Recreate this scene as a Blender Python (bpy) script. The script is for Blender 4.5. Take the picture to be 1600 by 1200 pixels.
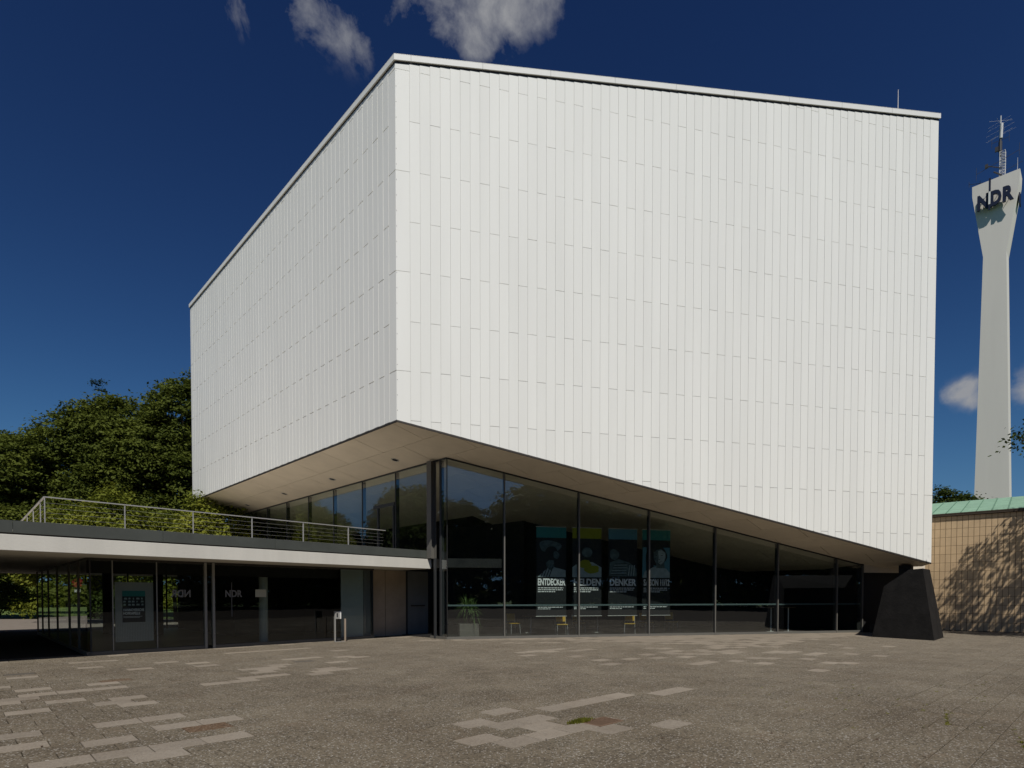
import bpy, math, random
import numpy as np
from mathutils import Vector, noise
random.seed(7)
rng = np.random.default_rng(7)
SC = bpy.context.scene
for _o in list(bpy.data.objects):
    bpy.data.objects.remove(_o)

# ------------------------------------------------------------------ camera
EYE = 1.6
FPX = 924.0
PITCH = FPX / 38600.0
cam = bpy.data.cameras.new('camera')
cam.sensor_width = 36.0
cam.lens = FPX / 1600.0 * 36.0
cam.shift_y = 0.2207
cam.clip_start = 0.1
cam.clip_end = 3000
camo = bpy.data.objects.new('camera', cam)
SC.collection.objects.link(camo)
camo.location = (0, 0, EYE)
camo.rotation_euler = (math.radians(90) - PITCH, 0, 0)
SC.camera = camo

# ------------------------------------------------------------------ sun and sky
SUN_AZ, SUN_EL = math.radians(10.0), math.radians(53.0)
SUN = Vector((math.sin(SUN_AZ) * math.cos(SUN_EL), -math.cos(SUN_AZ) * math.cos(SUN_EL), math.sin(SUN_EL)))
sl = bpy.data.lights.new('sun', 'SUN')
sl.energy = 3.9
sl.angle = math.radians(0.5)
sl.color = (1.0, 0.95, 0.88)
so = bpy.data.objects.new('sun', sl)
SC.collection.objects.link(so)
so.rotation_euler = SUN.to_track_quat('Z', 'Y').to_euler()

w = bpy.data.worlds.new('World')
SC.world = w
w.use_nodes = True
nt = w.node_tree
nt.nodes.clear()


def N(nt, t, **kw):
    n = nt.nodes.new(t)
    for k, v in kw.items():
        if k == 'inp':
            for a, b in v.items():
                n.inputs[a].default_value = b
        else:
            setattr(n, k, v)
    return n


def lk(nt, a, b):
    nt.links.new(a, b)


def mth(nt, op, a, b=None, c=None, clamp=False):
    n = nt.nodes.new('ShaderNodeMath')
    n.operation = op
    n.use_clamp = clamp
    for i, v in enumerate((a, b, c)):
        if v is None:
            continue
        if isinstance(v, (int, float)):
            n.inputs[i].default_value = v
        else:
            nt.links.new(v, n.inputs[i])
    return n.outputs[0]


SKY_STRENGTH = 0.05
sky = N(nt, 'ShaderNodeTexSky')
sky.sky_type = 'NISHITA'
sky.sun_disc = False
sky.sun_elevation = SUN_EL
sky.sun_rotation = math.pi - SUN_AZ
sky.air_density = 1.0
sky.dust_density = 0.0
sky.ozone_density = 4.0
sky.altitude = 0
bg = N(nt, 'ShaderNodeBackground', inp={'Strength': SKY_STRENGTH})
out = N(nt, 'ShaderNodeOutputWorld')
tc = N(nt, 'ShaderNodeTexCoord')
# wispy clouds: stretched, warped noise, thick only round a few sky directions
mp = N(nt, 'ShaderNodeMapping', inp={'Rotation': (0.2, 0.5, 0.3), 'Scale': (1.1, 1.0, 1.15)})
lk(nt, tc.outputs['Generated'], mp.inputs['Vector'])
n1 = N(nt, 'ShaderNodeTexNoise', inp={'Scale': 9.0, 'Detail': 10.0, 'Roughness': 0.62, 'Distortion': 0.5})
lk(nt, mp.outputs['Vector'], n1.inputs['Vector'])
CLOUDS = [((-0.31, 0.68, 0.664), 0.024, 0.55), ((-0.240, 0.695, 0.678), 0.032, 0.80), ((-0.205, 0.712, 0.671), 0.022, 0.65), ((-0.180, 0.728, 0.662), 0.022, 0.48),
          ((-0.125, 0.705, 0.698), 0.034, 0.78), ((-0.048, 0.722, 0.690), 0.040, 1.15), ((-0.036, 0.738, 0.674), 0.018, 0.6), ((0.00, 0.70, 0.714), 0.042, 0.95),
          ((0.045, 0.715, 0.697), 0.028, 0.42), ((-0.03, 0.66, 0.75), 0.06, 1.1),
          ((0.570, 0.778, 0.261), 0.012, 0.85), ((0.579, 0.771, 0.267), 0.010, 0.75), ((0.586, 0.763, 0.271), 0.011, 0.85), ((0.592, 0.766, 0.249), 0.012, 0.75), ((0.634, 0.730, 0.255), 0.022, 1.0),
          ((0.75, -0.5, 0.42), 0.12, 0.8), ((-0.8, 0.1, 0.5), 0.10, 0.7), ((0.1, -0.8, 0.55), 0.14, 0.7)]
acc = None
for c, r, s in CLOUDS:
    l = math.sqrt(sum(a * a for a in c))
    d = N(nt, 'ShaderNodeVectorMath', operation='DISTANCE')
    lk(nt, tc.outputs['Generated'], d.inputs[0])
    d.inputs[1].default_value = tuple(a / l for a in c)
    q = mth(nt, 'DIVIDE', d.outputs['Value'], r)
    q = mth(nt, 'MULTIPLY', q, q)
    q = mth(nt, 'MULTIPLY', mth(nt, 'EXPONENT', mth(nt, 'MULTIPLY', q, -0.9)), s)
    acc = q if acc is None else mth(nt, 'ADD', acc, q)
acc = mth(nt, 'MINIMUM', acc, 1.0)
n2 = N(nt, 'ShaderNodeTexNoise', inp={'Scale': 26.0, 'Detail': 8.0, 'Roughness': 0.6, 'Distortion': 0.25})
lk(nt, mp.outputs['Vector'], n2.inputs['Vector'])
nn_ = mth(nt, 'ADD', mth(nt, 'MULTIPLY', n1.outputs['Fac'], 0.72), mth(nt, 'MULTIPLY', n2.outputs['Fac'], 0.28))
cm = mth(nt, 'MULTIPLY', mth(nt, 'SUBTRACT', mth(nt, 'ADD', nn_, mth(nt, 'MULTIPLY', acc, 0.24)), 0.575), 4.2, clamp=True)
cm = mth(nt, 'MULTIPLY', mth(nt, 'MULTIPLY', cm, mth(nt, 'MINIMUM', mth(nt, 'MULTIPLY', acc, 1.7), 1.0)), 0.92)
mx = N(nt, 'ShaderNodeMix', data_type='RGBA')
mx.inputs['B'].default_value = (0.31 / SKY_STRENGTH, 0.315 / SKY_STRENGTH, 0.33 / SKY_STRENGTH, 1)
lk(nt, cm, mx.inputs['Factor'])
# deep, polarised blue: contrast curve on the physical sky, the same all round
sc_ = N(nt, 'ShaderNodeSeparateColor')
lk(nt, sky.outputs['Color'], sc_.inputs[0])
cc_ = N(nt, 'ShaderNodeCombineColor')
for ch, (g_, a_, li_) in enumerate(((1.65, 1.89, 0.19), (1.755, 2.98, 0.24), (1.57, 2.19, 0.38))):
    v_ = mth(nt, 'MULTIPLY', sc_.outputs[ch], SKY_STRENGTH)
    v_ = mth(nt, 'DIVIDE', v_, mth(nt, 'POWER', mth(nt, 'ADD', mth(nt, 'POWER', mth(nt, 'DIVIDE', v_, li_), 4.0), 1.0), 0.25))
    v_ = mth(nt, 'MINIMUM', mth(nt, 'MULTIPLY', mth(nt, 'POWER', v_, g_), a_), 0.9)
    lk(nt, mth(nt, 'DIVIDE', v_, SKY_STRENGTH), cc_.inputs[ch])
lk(nt, cc_.outputs[0], mx.inputs['A'])
lk(nt, mx.outputs['Result'], bg.inputs['Color'])
lk(nt, bg.outputs[0], out.inputs['Surface'])

SC.view_settings.view_transform = 'Standard'
SC.view_settings.look = 'None'
SC.view_settings.exposure = 0.0
SC.view_settings.gamma = 1.0
SC.view_settings.use_curve_mapping = False
SC.cycles.max_bounces = 8
SC.cycles.transparent_max_bounces = 24
SC.cycles.caustics_reflective = False
SC.cycles.caustics_refractive = False


# ------------------------------------------------------------------ materials
def mat(name, col, rough=0.6, metal=0.0, spec=0.4, var=0.0, vscale=3.0, bump=0.0, bscale=60.0, vcol=None, coat=0.0, rnd=0.0, streak=False):
    m = bpy.data.materials.new(name)
    m.use_nodes = True
    t = m.node_tree
    b = t.nodes['Principled BSDF']
    b.inputs['Roughness'].default_value = rough
    b.inputs['Metallic'].default_value = metal
    b.inputs['Specular IOR Level'].default_value = spec
    b.inputs['Coat Weight'].default_value = coat
    g = N(t, 'ShaderNodeNewGeometry')
    cur = None
    if var > 0:
        src = g.outputs['Position']
        if streak:
            mpp = N(t, 'ShaderNodeMapping', inp={'Scale': (1.0, 1.0, 0.12)})
            lk(t, src, mpp.inputs['Vector'])
            src = mpp.outputs['Vector']
        n = N(t, 'ShaderNodeTexNoise', inp={'Scale': vscale, 'Detail': 6.0, 'Roughness': 0.6})
        lk(t, src, n.inputs['Vector'])
        r = N(t, 'ShaderNodeValToRGB')
        r.color_ramp.elements[0].position = 0.32
        r.color_ramp.elements[1].position = 0.68
        v2 = vcol if vcol else tuple(c * (1 - var) for c in col)
        r.color_ramp.elements[0].color = (*v2, 1)
        r.color_ramp.elements[1].color = (*(min(1, c * (1 + var * 0.4)) for c in col), 1)
        lk(t, n.outputs['Fac'], r.inputs['Fac'])
        cur = r.outputs['Color']
    else:
        rgb = N(t, 'ShaderNodeRGB')
        rgb.outputs[0].default_value = (*col, 1)
        cur = rgb.outputs[0]
    if rnd > 0:
        oi = N(t, 'ShaderNodeObjectInfo')
        at = N(t, 'ShaderNodeAttribute', attribute_name='tint')
        f = mth(t, 'ADD', mth(t, 'MULTIPLY', mth(t, 'SUBTRACT', oi.outputs['Random'], 0.5), rnd * 2), 1.0)
        f = mth(t, 'ADD', f, mth(t, 'MULTIPLY', at.outputs['Fac'], rnd * 2))
        vm = N(t, 'ShaderNodeVectorMath', operation='SCALE')
        lk(t, cur, vm.inputs[0])
        lk(t, f, vm.inputs['Scale'])
        cur = vm.outputs[0]
    lk(t, cur, b.inputs['Base Color'])
    if bump > 0:
        n = N(t, 'ShaderNodeTexNoise', inp={'Scale': bscale, 'Detail': 4.0})
        lk(t, g.outputs['Position'], n.inputs['Vector'])
        bp = N(t, 'ShaderNodeBump', inp={'Strength': bump, 'Distance': 0.02})
        lk(t, n.outputs['Fac'], bp.inputs['Height'])
        lk(t, bp.outputs['Normal'], b.inputs['Normal'])
    return m


def glass_mat(name, tint, refl_lo=0.05, ior=1.5, grey=0.0):
    m = bpy.data.materials.new(name)
    m.use_nodes = True
    t = m.node_tree
    t.nodes.clear()
    o = N(t, 'ShaderNodeOutputMaterial')
    tr = N(t, 'ShaderNodeBsdfTransparent', inp={'Color': (*tint, 1)})
    gl = N(t, 'ShaderNodeBsdfGlossy', inp={'Color': (0.92, 0.97, 1.0, 1), 'Roughness': 0.004})
    g = N(t, 'ShaderNodeNewGeometry')
    nz = N(t, 'ShaderNodeTexNoise', inp={'Scale': 0.7, 'Detail': 2.0})
    lk(t, g.outputs['Position'], nz.inputs['Vector'])
    bp = N(t, 'ShaderNodeBump', inp={'Strength': 0.05, 'Distance': 0.03})
    lk(t, nz.outputs['Fac'], bp.inputs['Height'])
    lk(t, bp.outputs['Normal'], gl.inputs['Normal'])
    fr = N(t, 'ShaderNodeFresnel')
    lk(t, mth(t, 'ADD', mth(t, 'MULTIPLY', g.outputs['Backfacing'], 1 / ior - ior), ior), fr.inputs['IOR'])
    fa = mth(t, 'ADD', fr.outputs[0], refl_lo, clamp=True)
    mxs = N(t, 'ShaderNodeMixShader')
    lk(t, fa, mxs.inputs[0])
    lk(t, tr.outputs[0], mxs.inputs[1])
    lk(t, gl.outputs[0], mxs.inputs[2])
    lk(t, mxs.outputs[0], o.inputs['Surface'])
    return m


def leaf_mat(name, col, col2, scale=0.35):
    m = bpy.data.materials.new(name)
    m.use_nodes = True
    t = m.node_tree
    t.nodes.clear()
    o = N(t, 'ShaderNodeOutputMaterial')
    g = N(t, 'ShaderNodeNewGeometry')
    n = N(t, 'ShaderNodeTexNoise', inp={'Scale': scale, 'Detail': 4.0})
    lk(t, g.outputs['Position'], n.inputs['Vector'])
    wn = N(t, 'ShaderNodeTexNoise', inp={'Scale': 9.0, 'Detail': 1.0})
    lk(t, g.outputs['Position'], wn.inputs['Vector'])
    f = mth(t, 'ADD', mth(t, 'MULTIPLY', n.outputs['Fac'], 0.6), mth(t, 'MULTIPLY', wn.outputs['Fac'], 0.5))
    r = N(t, 'ShaderNodeValToRGB')
    r.color_ramp.elements[0].position = 0.4
    r.color_ramp.elements[1].position = 0.7
    r.color_ramp.elements[0].color = (*col, 1)
    r.color_ramp.elements[1].color = (*col2, 1)
    lk(t, f, r.inputs['Fac'])
    b = N(t, 'ShaderNodeBsdfPrincipled', inp={'Roughness': 0.65, 'Specular IOR Level': 0.10})
    lk(t, r.outputs[0], b.inputs['Base Color'])
    tl = N(t, 'ShaderNodeBsdfTranslucent')
    lk(t, r.outputs[0], tl.inputs['Color'])
    ms = N(t, 'ShaderNodeMixShader', inp={0: 0.3})
    lk(t, b.outputs[0], ms.inputs[1])
    lk(t, tl.outputs[0], ms.inputs[2])
    lk(t, ms.outputs[0], o.inputs['Surface'])
    return m


def slab_mat(name, base, dirt, speck, speck_amt, rnd):
    """concrete paving: exposed aggregate grain, stains, per-slab tint"""
    m = bpy.data.materials.new(name)
    m.use_nodes = True
    t = m.node_tree
    b = t.nodes['Principled BSDF']
    b.inputs['Roughness'].default_value = 0.9
    b.inputs['Specular IOR Level'].default_value = 0.2
    g = N(t, 'ShaderNodeNewGeometry')
    big = N(t, 'ShaderNodeTexNoise', inp={'Scale': 0.45, 'Detail': 5.0, 'Roughness': 0.65})
    lk(t, g.outputs['Position'], big.inputs['Vector'])
    r = N(t, 'ShaderNodeValToRGB')
    r.color_ramp.elements[0].position = 0.35
    r.color_ramp.elements[1].position = 0.66
    r.color_ramp.elements[0].color = (*dirt, 1)
    r.color_ramp.elements[1].color = (*base, 1)
    lk(t, big.outputs['Fac'], r.inputs['Fac'])
    fine = N(t, 'ShaderNodeTexNoise', inp={'Scale': 38.0, 'Detail': 3.0, 'Roughness': 0.7})
    lk(t, g.outputs['Position'], fine.inputs['Vector'])
    # rusty brown stains and a dustier, paler zone towards the building
    st_n = N(t, 'ShaderNodeTexNoise', inp={'Scale': 0.9, 'Detail': 7.0, 'Roughness': 0.7, 'Distortion': 1.2})
    lk(t, g.outputs['Position'], st_n.inputs['Vector'])
    stf = mth(t, 'MULTIPLY', mth(t, 'SUBTRACT', st_n.outputs['Fac'], 0.56), 4.0, clamp=True)
    sx = N(t, 'ShaderNodeSeparateXYZ')
    lk(t, g.outputs['Position'], sx.inputs[0])
    dust = mth(t, 'MULTIPLY', mth(t, 'SUBTRACT', mth(t, 'ADD', sx.outputs[1], mth(t, 'MULTIPLY', big.outputs['Fac'], 8.0)), 12.0), 0.07, clamp=True)
    ms1 = N(t, 'ShaderNodeMix', data_type='RGBA')
    ms1.inputs['B'].default_value = (0.135, 0.088, 0.055, 1)
    lk(t, mth(t, 'MULTIPLY', stf, 0.6), ms1.inputs['Factor'])
    lk(t, r.outputs[0], ms1.inputs['A'])
    ms2 = N(t, 'ShaderNodeMix', data_type='RGBA')
    ms2.inputs['B'].default_value = (0.24, 0.205, 0.155, 1)
    lk(t, mth(t, 'MULTIPLY', dust, 0.55), ms2.inputs['Factor'])
    lk(t, ms1.outputs['Result'], ms2.inputs['A'])
    ff = mth(t, 'ADD', mth(t, 'MULTIPLY', mth(t, 'SUBTRACT', fine.outputs['Fac'], 0.5), speck_amt * 2.4), 1.0)
    vo = N(t, 'ShaderNodeTexVoronoi', inp={'Scale': 55.0})
    lk(t, g.outputs['Position'], vo.inputs['Vector'])
    sp = N(t, 'ShaderNodeSeparateColor')
    lk(t, vo.outputs['Color'], sp.inputs[0])
    isd = mth(t, 'MULTIPLY', mth(t, 'GREATER_THAN', sp.outputs[0], 0.86), mth(t, 'LESS_THAN', vo.outputs['Distance'], 0.5))
    dk = mth(t, 'MULTIPLY', mth(t, 'LESS_THAN', sp.outputs[0], 0.22), speck_amt)
    oi = N(t, 'ShaderNodeObjectInfo')
    at = N(t, 'ShaderNodeAttribute', attribute_name='tint')
    tn = mth(t, 'ADD', mth(t, 'MULTIPLY', mth(t, 'SUBTRACT', oi.outputs['Random'], 0.5), rnd), mth(t, 'MULTIPLY', at.outputs['Fac'], rnd))
    f = mth(t, 'ADD', mth(t, 'MULTIPLY', ff, mth(t, 'SUBTRACT', 1.0, mth(t, 'MULTIPLY', dk, 0.7))), tn)
    vm = N(t, 'ShaderNodeVectorMath', operation='SCALE')
    lk(t, ms2.outputs['Result'], vm.inputs[0])
    lk(t, f, vm.inputs['Scale'])
    mixc = N(t, 'ShaderNodeMix', data_type='RGBA')
    mixc.inputs['B'].default_value = (*speck, 1)
    lk(t, mth(t, 'MULTIPLY', isd, min(1, speck_amt * 1.3)), mixc.inputs['Factor'])
    lk(t, vm.outputs[0], mixc.inputs['A'])
    lk(t, mixc.outputs['Result'], b.inputs['Base Color'])
    bp = N(t, 'ShaderNodeBump', inp={'Strength': 0.5 * speck_amt + 0.1, 'Distance': 0.006})
    lk(t, vo.outputs['Distance'], bp.inputs['Height'])
    lk(t, bp.outputs['Normal'], b.inputs['Normal'])
    return m


M = {}
M['panel'] = mat('white enamelled panel', (0.84, 0.845, 0.79), rough=0.6, spec=0.2, var=0.035, vscale=1.1, streak=True, rnd=0.012)
M['panel_back'] = mat('pale backing wall', (0.22, 0.22, 0.21), rough=0.8)
M['coping'] = mat('light metal coping', (0.78, 0.785, 0.74), rough=0.55, spec=0.25, var=0.03)
M['shadow_gap'] = mat('dark gap metal', (0.04, 0.035, 0.03), rough=0.6)
M['soffit'] = mat('beige soffit plate', (0.71, 0.635, 0.52), rough=0.75, var=0.10, vscale=0.8, rnd=0.02)
M['black'] = mat('black interior', (0.012, 0.012, 0.012), rough=0.8)
M['dark_floor'] = mat('dark stone floor', (0.030, 0.029, 0.027), rough=0.35, var=0.3, vscale=4)
M['dark_wall'] = mat('dark interior wall', (0.018, 0.017, 0.016), rough=0.8)
M['ceil'] = mat('interior ceiling', (0.16, 0.15, 0.13), rough=0.8)
M['frame'] = mat('anthracite frame', (0.045, 0.048, 0.05), rough=0.45, metal=0.2)
M['fin'] = mat('aluminium fin', (0.33, 0.33, 0.31), rough=0.45, metal=0.5)
M['post'] = mat('painted steel post', (0.13, 0.125, 0.11), rough=0.5)
M['glass'] = glass_mat('foyer glass', (0.80, 0.87, 0.85), 0.11, 1.55)
M['glass2'] = glass_mat('pavilion glass', (0.74, 0.80, 0.78), 0.02, 1.5)
M['concrete'] = mat('painted concrete fascia', (0.66, 0.64, 0.57), rough=0.85, var=0.09, vscale=1.3, streak=True, bump=0.15, bscale=20)
M['concrete_under'] = mat('concrete underside', (0.42, 0.39, 0.34), rough=0.9, var=0.12, vscale=0.7)
M['parapet'] = mat('grey green sheet metal', (0.075, 0.082, 0.072), rough=0.5, var=0.15, vscale=2)
M['steel'] = mat('stainless steel', (0.50, 0.49, 0.46), rough=0.45, metal=0.45)
M['bronze'] = mat('bronze door panel', (0.42, 0.34, 0.26), rough=0.5, metal=0.0, var=0.2, vscale=1.2)
M['bluegrey'] = mat('blue grey panel', (0.36, 0.42, 0.42), rough=0.5, var=0.1, vscale=0.8)
M['doorgrey'] = mat('grey door leaf', (0.19, 0.20, 0.21), rough=0.5, var=0.1)
M['pylon'] = mat('black bitumen coated concrete', (0.020, 0.019, 0.018), spec=0.15, rough=0.8, var=0.35, vscale=2.5, bump=0.5, bscale=14)
M['tile'] = mat('sand coloured ceramic tile', (0.56, 0.41, 0.245), rough=0.55, var=0.10, vscale=2.0, rnd=0.05)
M['grout'] = mat('brown joint mortar', (0.10, 0.055, 0.025), rough=0.95)
M['copper'] = mat('green copper sheet', (0.235, 0.385, 0.275), rough=0.65, var=0.14, vscale=3.0, rnd=0.05)
M['copper_seam'] = mat('dull green seam', (0.15, 0.27, 0.19), rough=0.7)
M['gutter'] = mat('brown gutter', (0.05, 0.035, 0.022), rough=0.6)
M['tower'] = mat('tower concrete', (0.68, 0.655, 0.60), rough=0.85, var=0.07, vscale=0.25, streak=True)
M['letter'] = mat('navy letter', (0.008, 0.014, 0.04), rough=0.45)
M['white'] = mat('white paint', (0.75, 0.75, 0.72), rough=0.5)
M['mastwhite'] = mat('white lattice paint', (0.6, 0.6, 0.6), rough=0.5)
M['mastdark'] = mat('dark antenna metal', (0.05, 0.05, 0.055), rough=0.5)
M['board'] = mat('pale pin board', (0.34, 0.35, 0.33), rough=0.8, var=0.06)
M['teal'] = mat('teal print', (0.03, 0.21, 0.20), rough=0.6)
M['blue_print'] = mat('steel blue print', (0.08, 0.22, 0.28), rough=0.6)
M['lime'] = mat('lime print', (0.26, 0.28, 0.01), rough=0.6)
M['print_black'] = mat('black print', (0.012, 0.014, 0.015), rough=0.55)
M['print_mid'] = mat('grey teal print', (0.10, 0.15, 0.15), rough=0.6, var=0.5, vscale=6)
M['print_pale'] = mat('pale print', (0.34, 0.42, 0.42), rough=0.6, var=0.2, vscale=5)
M['letter_white'] = mat('white lettering', (0.80, 0.82, 0.80), rough=0.6)
M['film'] = mat('etched glass film', (0.20, 0.20, 0.20), rough=0.7)
M['cream'] = mat('cream notice', (0.45, 0.45, 0.36), rough=0.7)
M['yellow'] = mat('yellow seat', (0.50, 0.30, 0.02), rough=0.5)
M['wood'] = mat('table top', (0.18, 0.12, 0.06), rough=0.5)
M['pot'] = mat('stone planter', (0.12, 0.11, 0.09), rough=0.8)
M['red'] = mat('red sign', (0.45, 0.03, 0.04), rough=0.5)
M['bark'] = mat('bark', (0.055, 0.045, 0.035), rough=0.95, var=0.4, vscale=5)
M['leaf_dark'] = leaf_mat('beech leaf', (0.050, 0.070, 0.012), (0.135, 0.160, 0.026))
M['leaf_mid'] = leaf_mat('oak leaf', (0.03, 0.05, 0.010), (0.075, 0.10, 0.022))
M['leaf_yellow'] = leaf_mat('young shrub leaf', (0.09, 0.12, 0.014), (0.24, 0.25, 0.035))
M['yucca'] = leaf_mat('yucca leaf', (0.08, 0.14, 0.04), (0.20, 0.28, 0.10))
M['spruce'] = leaf_mat('spruce needle', (0.018, 0.035, 0.015), (0.04, 0.06, 0.025))
M['grass'] = mat('lawn', (0.10, 0.15, 0.03), rough=0.95, var=0.35, vscale=0.8)
M['path'] = mat('asphalt path', (0.20, 0.17, 0.14), rough=0.95, var=0.15, vscale=2, bump=0.3, bscale=40)
M['bed'] = mat('sandy bedding', (0.050, 0.038, 0.026), rough=1.0, var=0.3, vscale=6)
M['slab_dark'] = slab_mat('exposed aggregate slab', (0.166, 0.140, 0.100), (0.116, 0.093, 0.064), (0.36, 0.34, 0.30), 0.62, 0.17)
M['slab_light'] = slab_mat('smooth concrete slab', (0.262, 0.228, 0.182), (0.205, 0.172, 0.132), (0.34, 0.32, 0.29), 0.20, 0.16)
M['slab_black'] = slab_mat('dark replacement slab', (0.075, 0.066, 0.056), (0.07, 0.06, 0.05), (0.2, 0.2, 0.2), 0.3, 0.05)
M['rust'] = slab_mat('rust stained slab', (0.13, 0.085, 0.05), (0.10, 0.06, 0.035), (0.3, 0.25, 0.2), 0.5, 0.05)
M['moss'] = leaf_mat('moss', (0.10, 0.11, 0.015), (0.20, 0.19, 0.03), 3.0)
M['iron'] = mat('rusty iron grate', (0.17, 0.105, 0.065), rough=0.8, var=0.3, vscale=20)

# ------------------------------------------------------------------ mesh helpers
ORIG = {}


class MB:
    def __init__(s):
        s.v, s.f, s.t = [], [], []

    def poly(s, pts, tint=0.0):
        i = len(s.v)
        s.v += [tuple(p) for p in pts]
        s.f.append(tuple(range(i, i + len(pts))))
        s.t.append(tint)

    def prism(s, pts, d, tint=0.0):
        """pts: planar loop, d: extrusion vector"""
        n = len(pts)
        i = len(s.v)
        d = Vector(d)
        s.v += [tuple(p) for p in pts] + [tuple(Vector(p) + d) for p in pts]
        s.f.append(tuple(range(i + n - 1, i - 1, -1)))
        s.f.append(tuple(range(i + n, i + 2 * n)))
        s.t += [tint] * 2
        for k in range(n):
            a, b = i + k, i + (k + 1) % n
            s.f.append((a, b, b + n, a + n))
            s.t.append(tint)

    def box(s, c, a, b, d, tint=0.0):
        """corner c, edge vectors a,b,d"""
        c, a, b, d = Vector(c), Vector(a), Vector(b), Vector(d)
        s.prism([c, c + a, c + a + b, c + b], d, tint)

    def tube(s, p, q, r0, r1=None, n=8, cap=True):
        p, q = Vector(p), Vector(q)
        r1 = r0 if r1 is None else r1
        z = (q - p).normalized()
        x = z.orthogonal().normalized()
        y = z.cross(x)
        i = len(s.v)
        for o, r in ((p, r0), (q, r1)):
            for k in range(n):
                a = 2 * math.pi * k / n
                s.v.append(tuple(o + x * math.cos(a) * r + y * math.sin(a) * r))
        for k in range(n):
            s.f.append((i + k, i + (k + 1) % n, i + n + (k + 1) % n, i + n + k))
            s.t.append(0)
        if cap:
            s.f.append(tuple(range(i + n - 1, i - 1, -1)))
            s.f.append(tuple(range(i + n, i + 2 * n)))
            s.t += [0, 0]

    def path(s, pts, r, n=6):
        for a, b in zip(pts[:-1], pts[1:]):
            s.tube(a, b, r, r, n)

    def build(s, name, m, parent=None, smooth=False, tint=False, bevel=0.0):
        o0 = ORIG.get(parent.name, Vector((0, 0, 0))) if parent else Vector((0, 0, 0))
        me = bpy.data.meshes.new(name)
        me.from_pydata([(v[0] - o0.x, v[1] - o0.y, v[2] - o0.z) for v in s.v], [], s.f)
        if tint:
            a = me.attributes.new('tint', 'FLOAT', 'FACE')
            a.data.foreach_set('value', s.t)
        me.materials.append(M[m] if isinstance(m, str) else m)
        if smooth:
            me.shade_smooth()
        me.update()
        o = bpy.data.objects.new(name, me)
        SC.collection.objects.link(o)
        if parent:
            o.parent = parent
            ORIG[o.name] = o0
        if bevel > 0:
            bm = o.modifiers.new('bevel', 'BEVEL')
            bm.width = bevel
            bm.segments = 2
            bm.limit_method = 'ANGLE'
        return o


def thing(name, label, cat, loc=(0, 0, 0), group=None):
    o = bpy.data.objects.new(name, None)
    SC.collection.objects.link(o)
    o.location = loc
    o['label'] = label
    o['category'] = cat
    if group:
        o['group'] = group
    ORIG[o.name] = Vector(loc)
    return o


def tag(o, label, cat, group=None):
    o['label'] = label
    o['category'] = cat
    if group:
        o['group'] = group
    return o


def clip(pts, f):
    """keep the side where f(p) >= 0 (f affine)"""
    outp = []
    n = len(pts)
    for i in range(n):
        a, b = pts[i], pts[(i + 1) % n]
        fa, fb = f(a), f(b)
        if fa >= 0:
            outp.append(a)
        if (fa >= 0) != (fb >= 0):
            t = fa / (fa - fb)
            outp.append(tuple(a[k] + (b[k] - a[k]) * t for k in range(len(a))))
    return outp


def proj(X, Y, Z):
    """where a point shows in the photograph (1600 x 1200), for ranking pieces by size only"""
    h = Z - EYE
    dep = Y * math.cos(PITCH) - h * math.sin(PITCH)
    if dep < 0.2:
        return None
    return 800 + FPX * X / dep, 953 - FPX * (h * math.cos(PITCH) + Y * math.sin(PITCH)) / dep


def area(poly3):
    pp = [proj(*p) for p in poly3]
    if any(p is None for p in pp):
        return 0
    pp = [(min(max(x, 0), 1600), min(max(y, 0), 1200)) for x, y in pp]
    return abs(sum(pp[i][0] * pp[(i + 1) % len(pp)][1] - pp[(i + 1) % len(pp)][0] * pp[i][1] for i in range(len(pp)))) / 2


_tc = {}


def text_mesh(mb, txt, org, ax, up, w, h, depth, bold=0.02, mirror=False):
    """text filling the w x h rectangle at org spanned by unit vectors ax, up; appended to mb"""
    key = (txt, bold)
    if key not in _tc:
        cu = bpy.data.curves.new('t', 'FONT')
        cu.body = txt
        cu.size = 1
        cu.offset = bold
        cu.extrude = 0.5
        cu.resolution_u = 3
        ob = bpy.data.objects.new('t', cu)
        SC.collection.objects.link(ob)
        bpy.context.view_layer.update()
        me = bpy.data.meshes.new_from_object(ob.evaluated_get(bpy.context.evaluated_depsgraph_get()))
        vs = [tuple(v.co) for v in me.vertices]
        fs = [tuple(p.vertices) for p in me.polygons]
        bpy.data.objects.remove(ob)
        bpy.data.curves.remove(cu)
        bpy.data.meshes.remove(me)
        _tc[key] = (vs, fs)
    vs, fs = _tc[key]
    x0, x1 = min(v[0] for v in vs), max(v[0] for v in vs)
    y0, y1 = min(v[1] for v in vs), max(v[1] for v in vs)
    org, ax, up = Vector(org), Vector(ax).normalized(), Vector(up).normalized()
    nn = ax.cross(up)
    i = len(mb.v)
    for v in vs:
        u = (v[0] - x0) / (x1 - x0)
        if mirror:
            u = 1 - u
        p = org + ax * u * w + up * (v[1] - y0) / (y1 - y0) * h + nn * (v[2] + 0.5) * depth
        mb.v.append(tuple(p))
    for f in fs:
        mb.f.append(tuple(i + k for k in f))
        mb.t.append(0)


def V3(p, z):
    return Vector((p[0], p[1], z))


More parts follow.
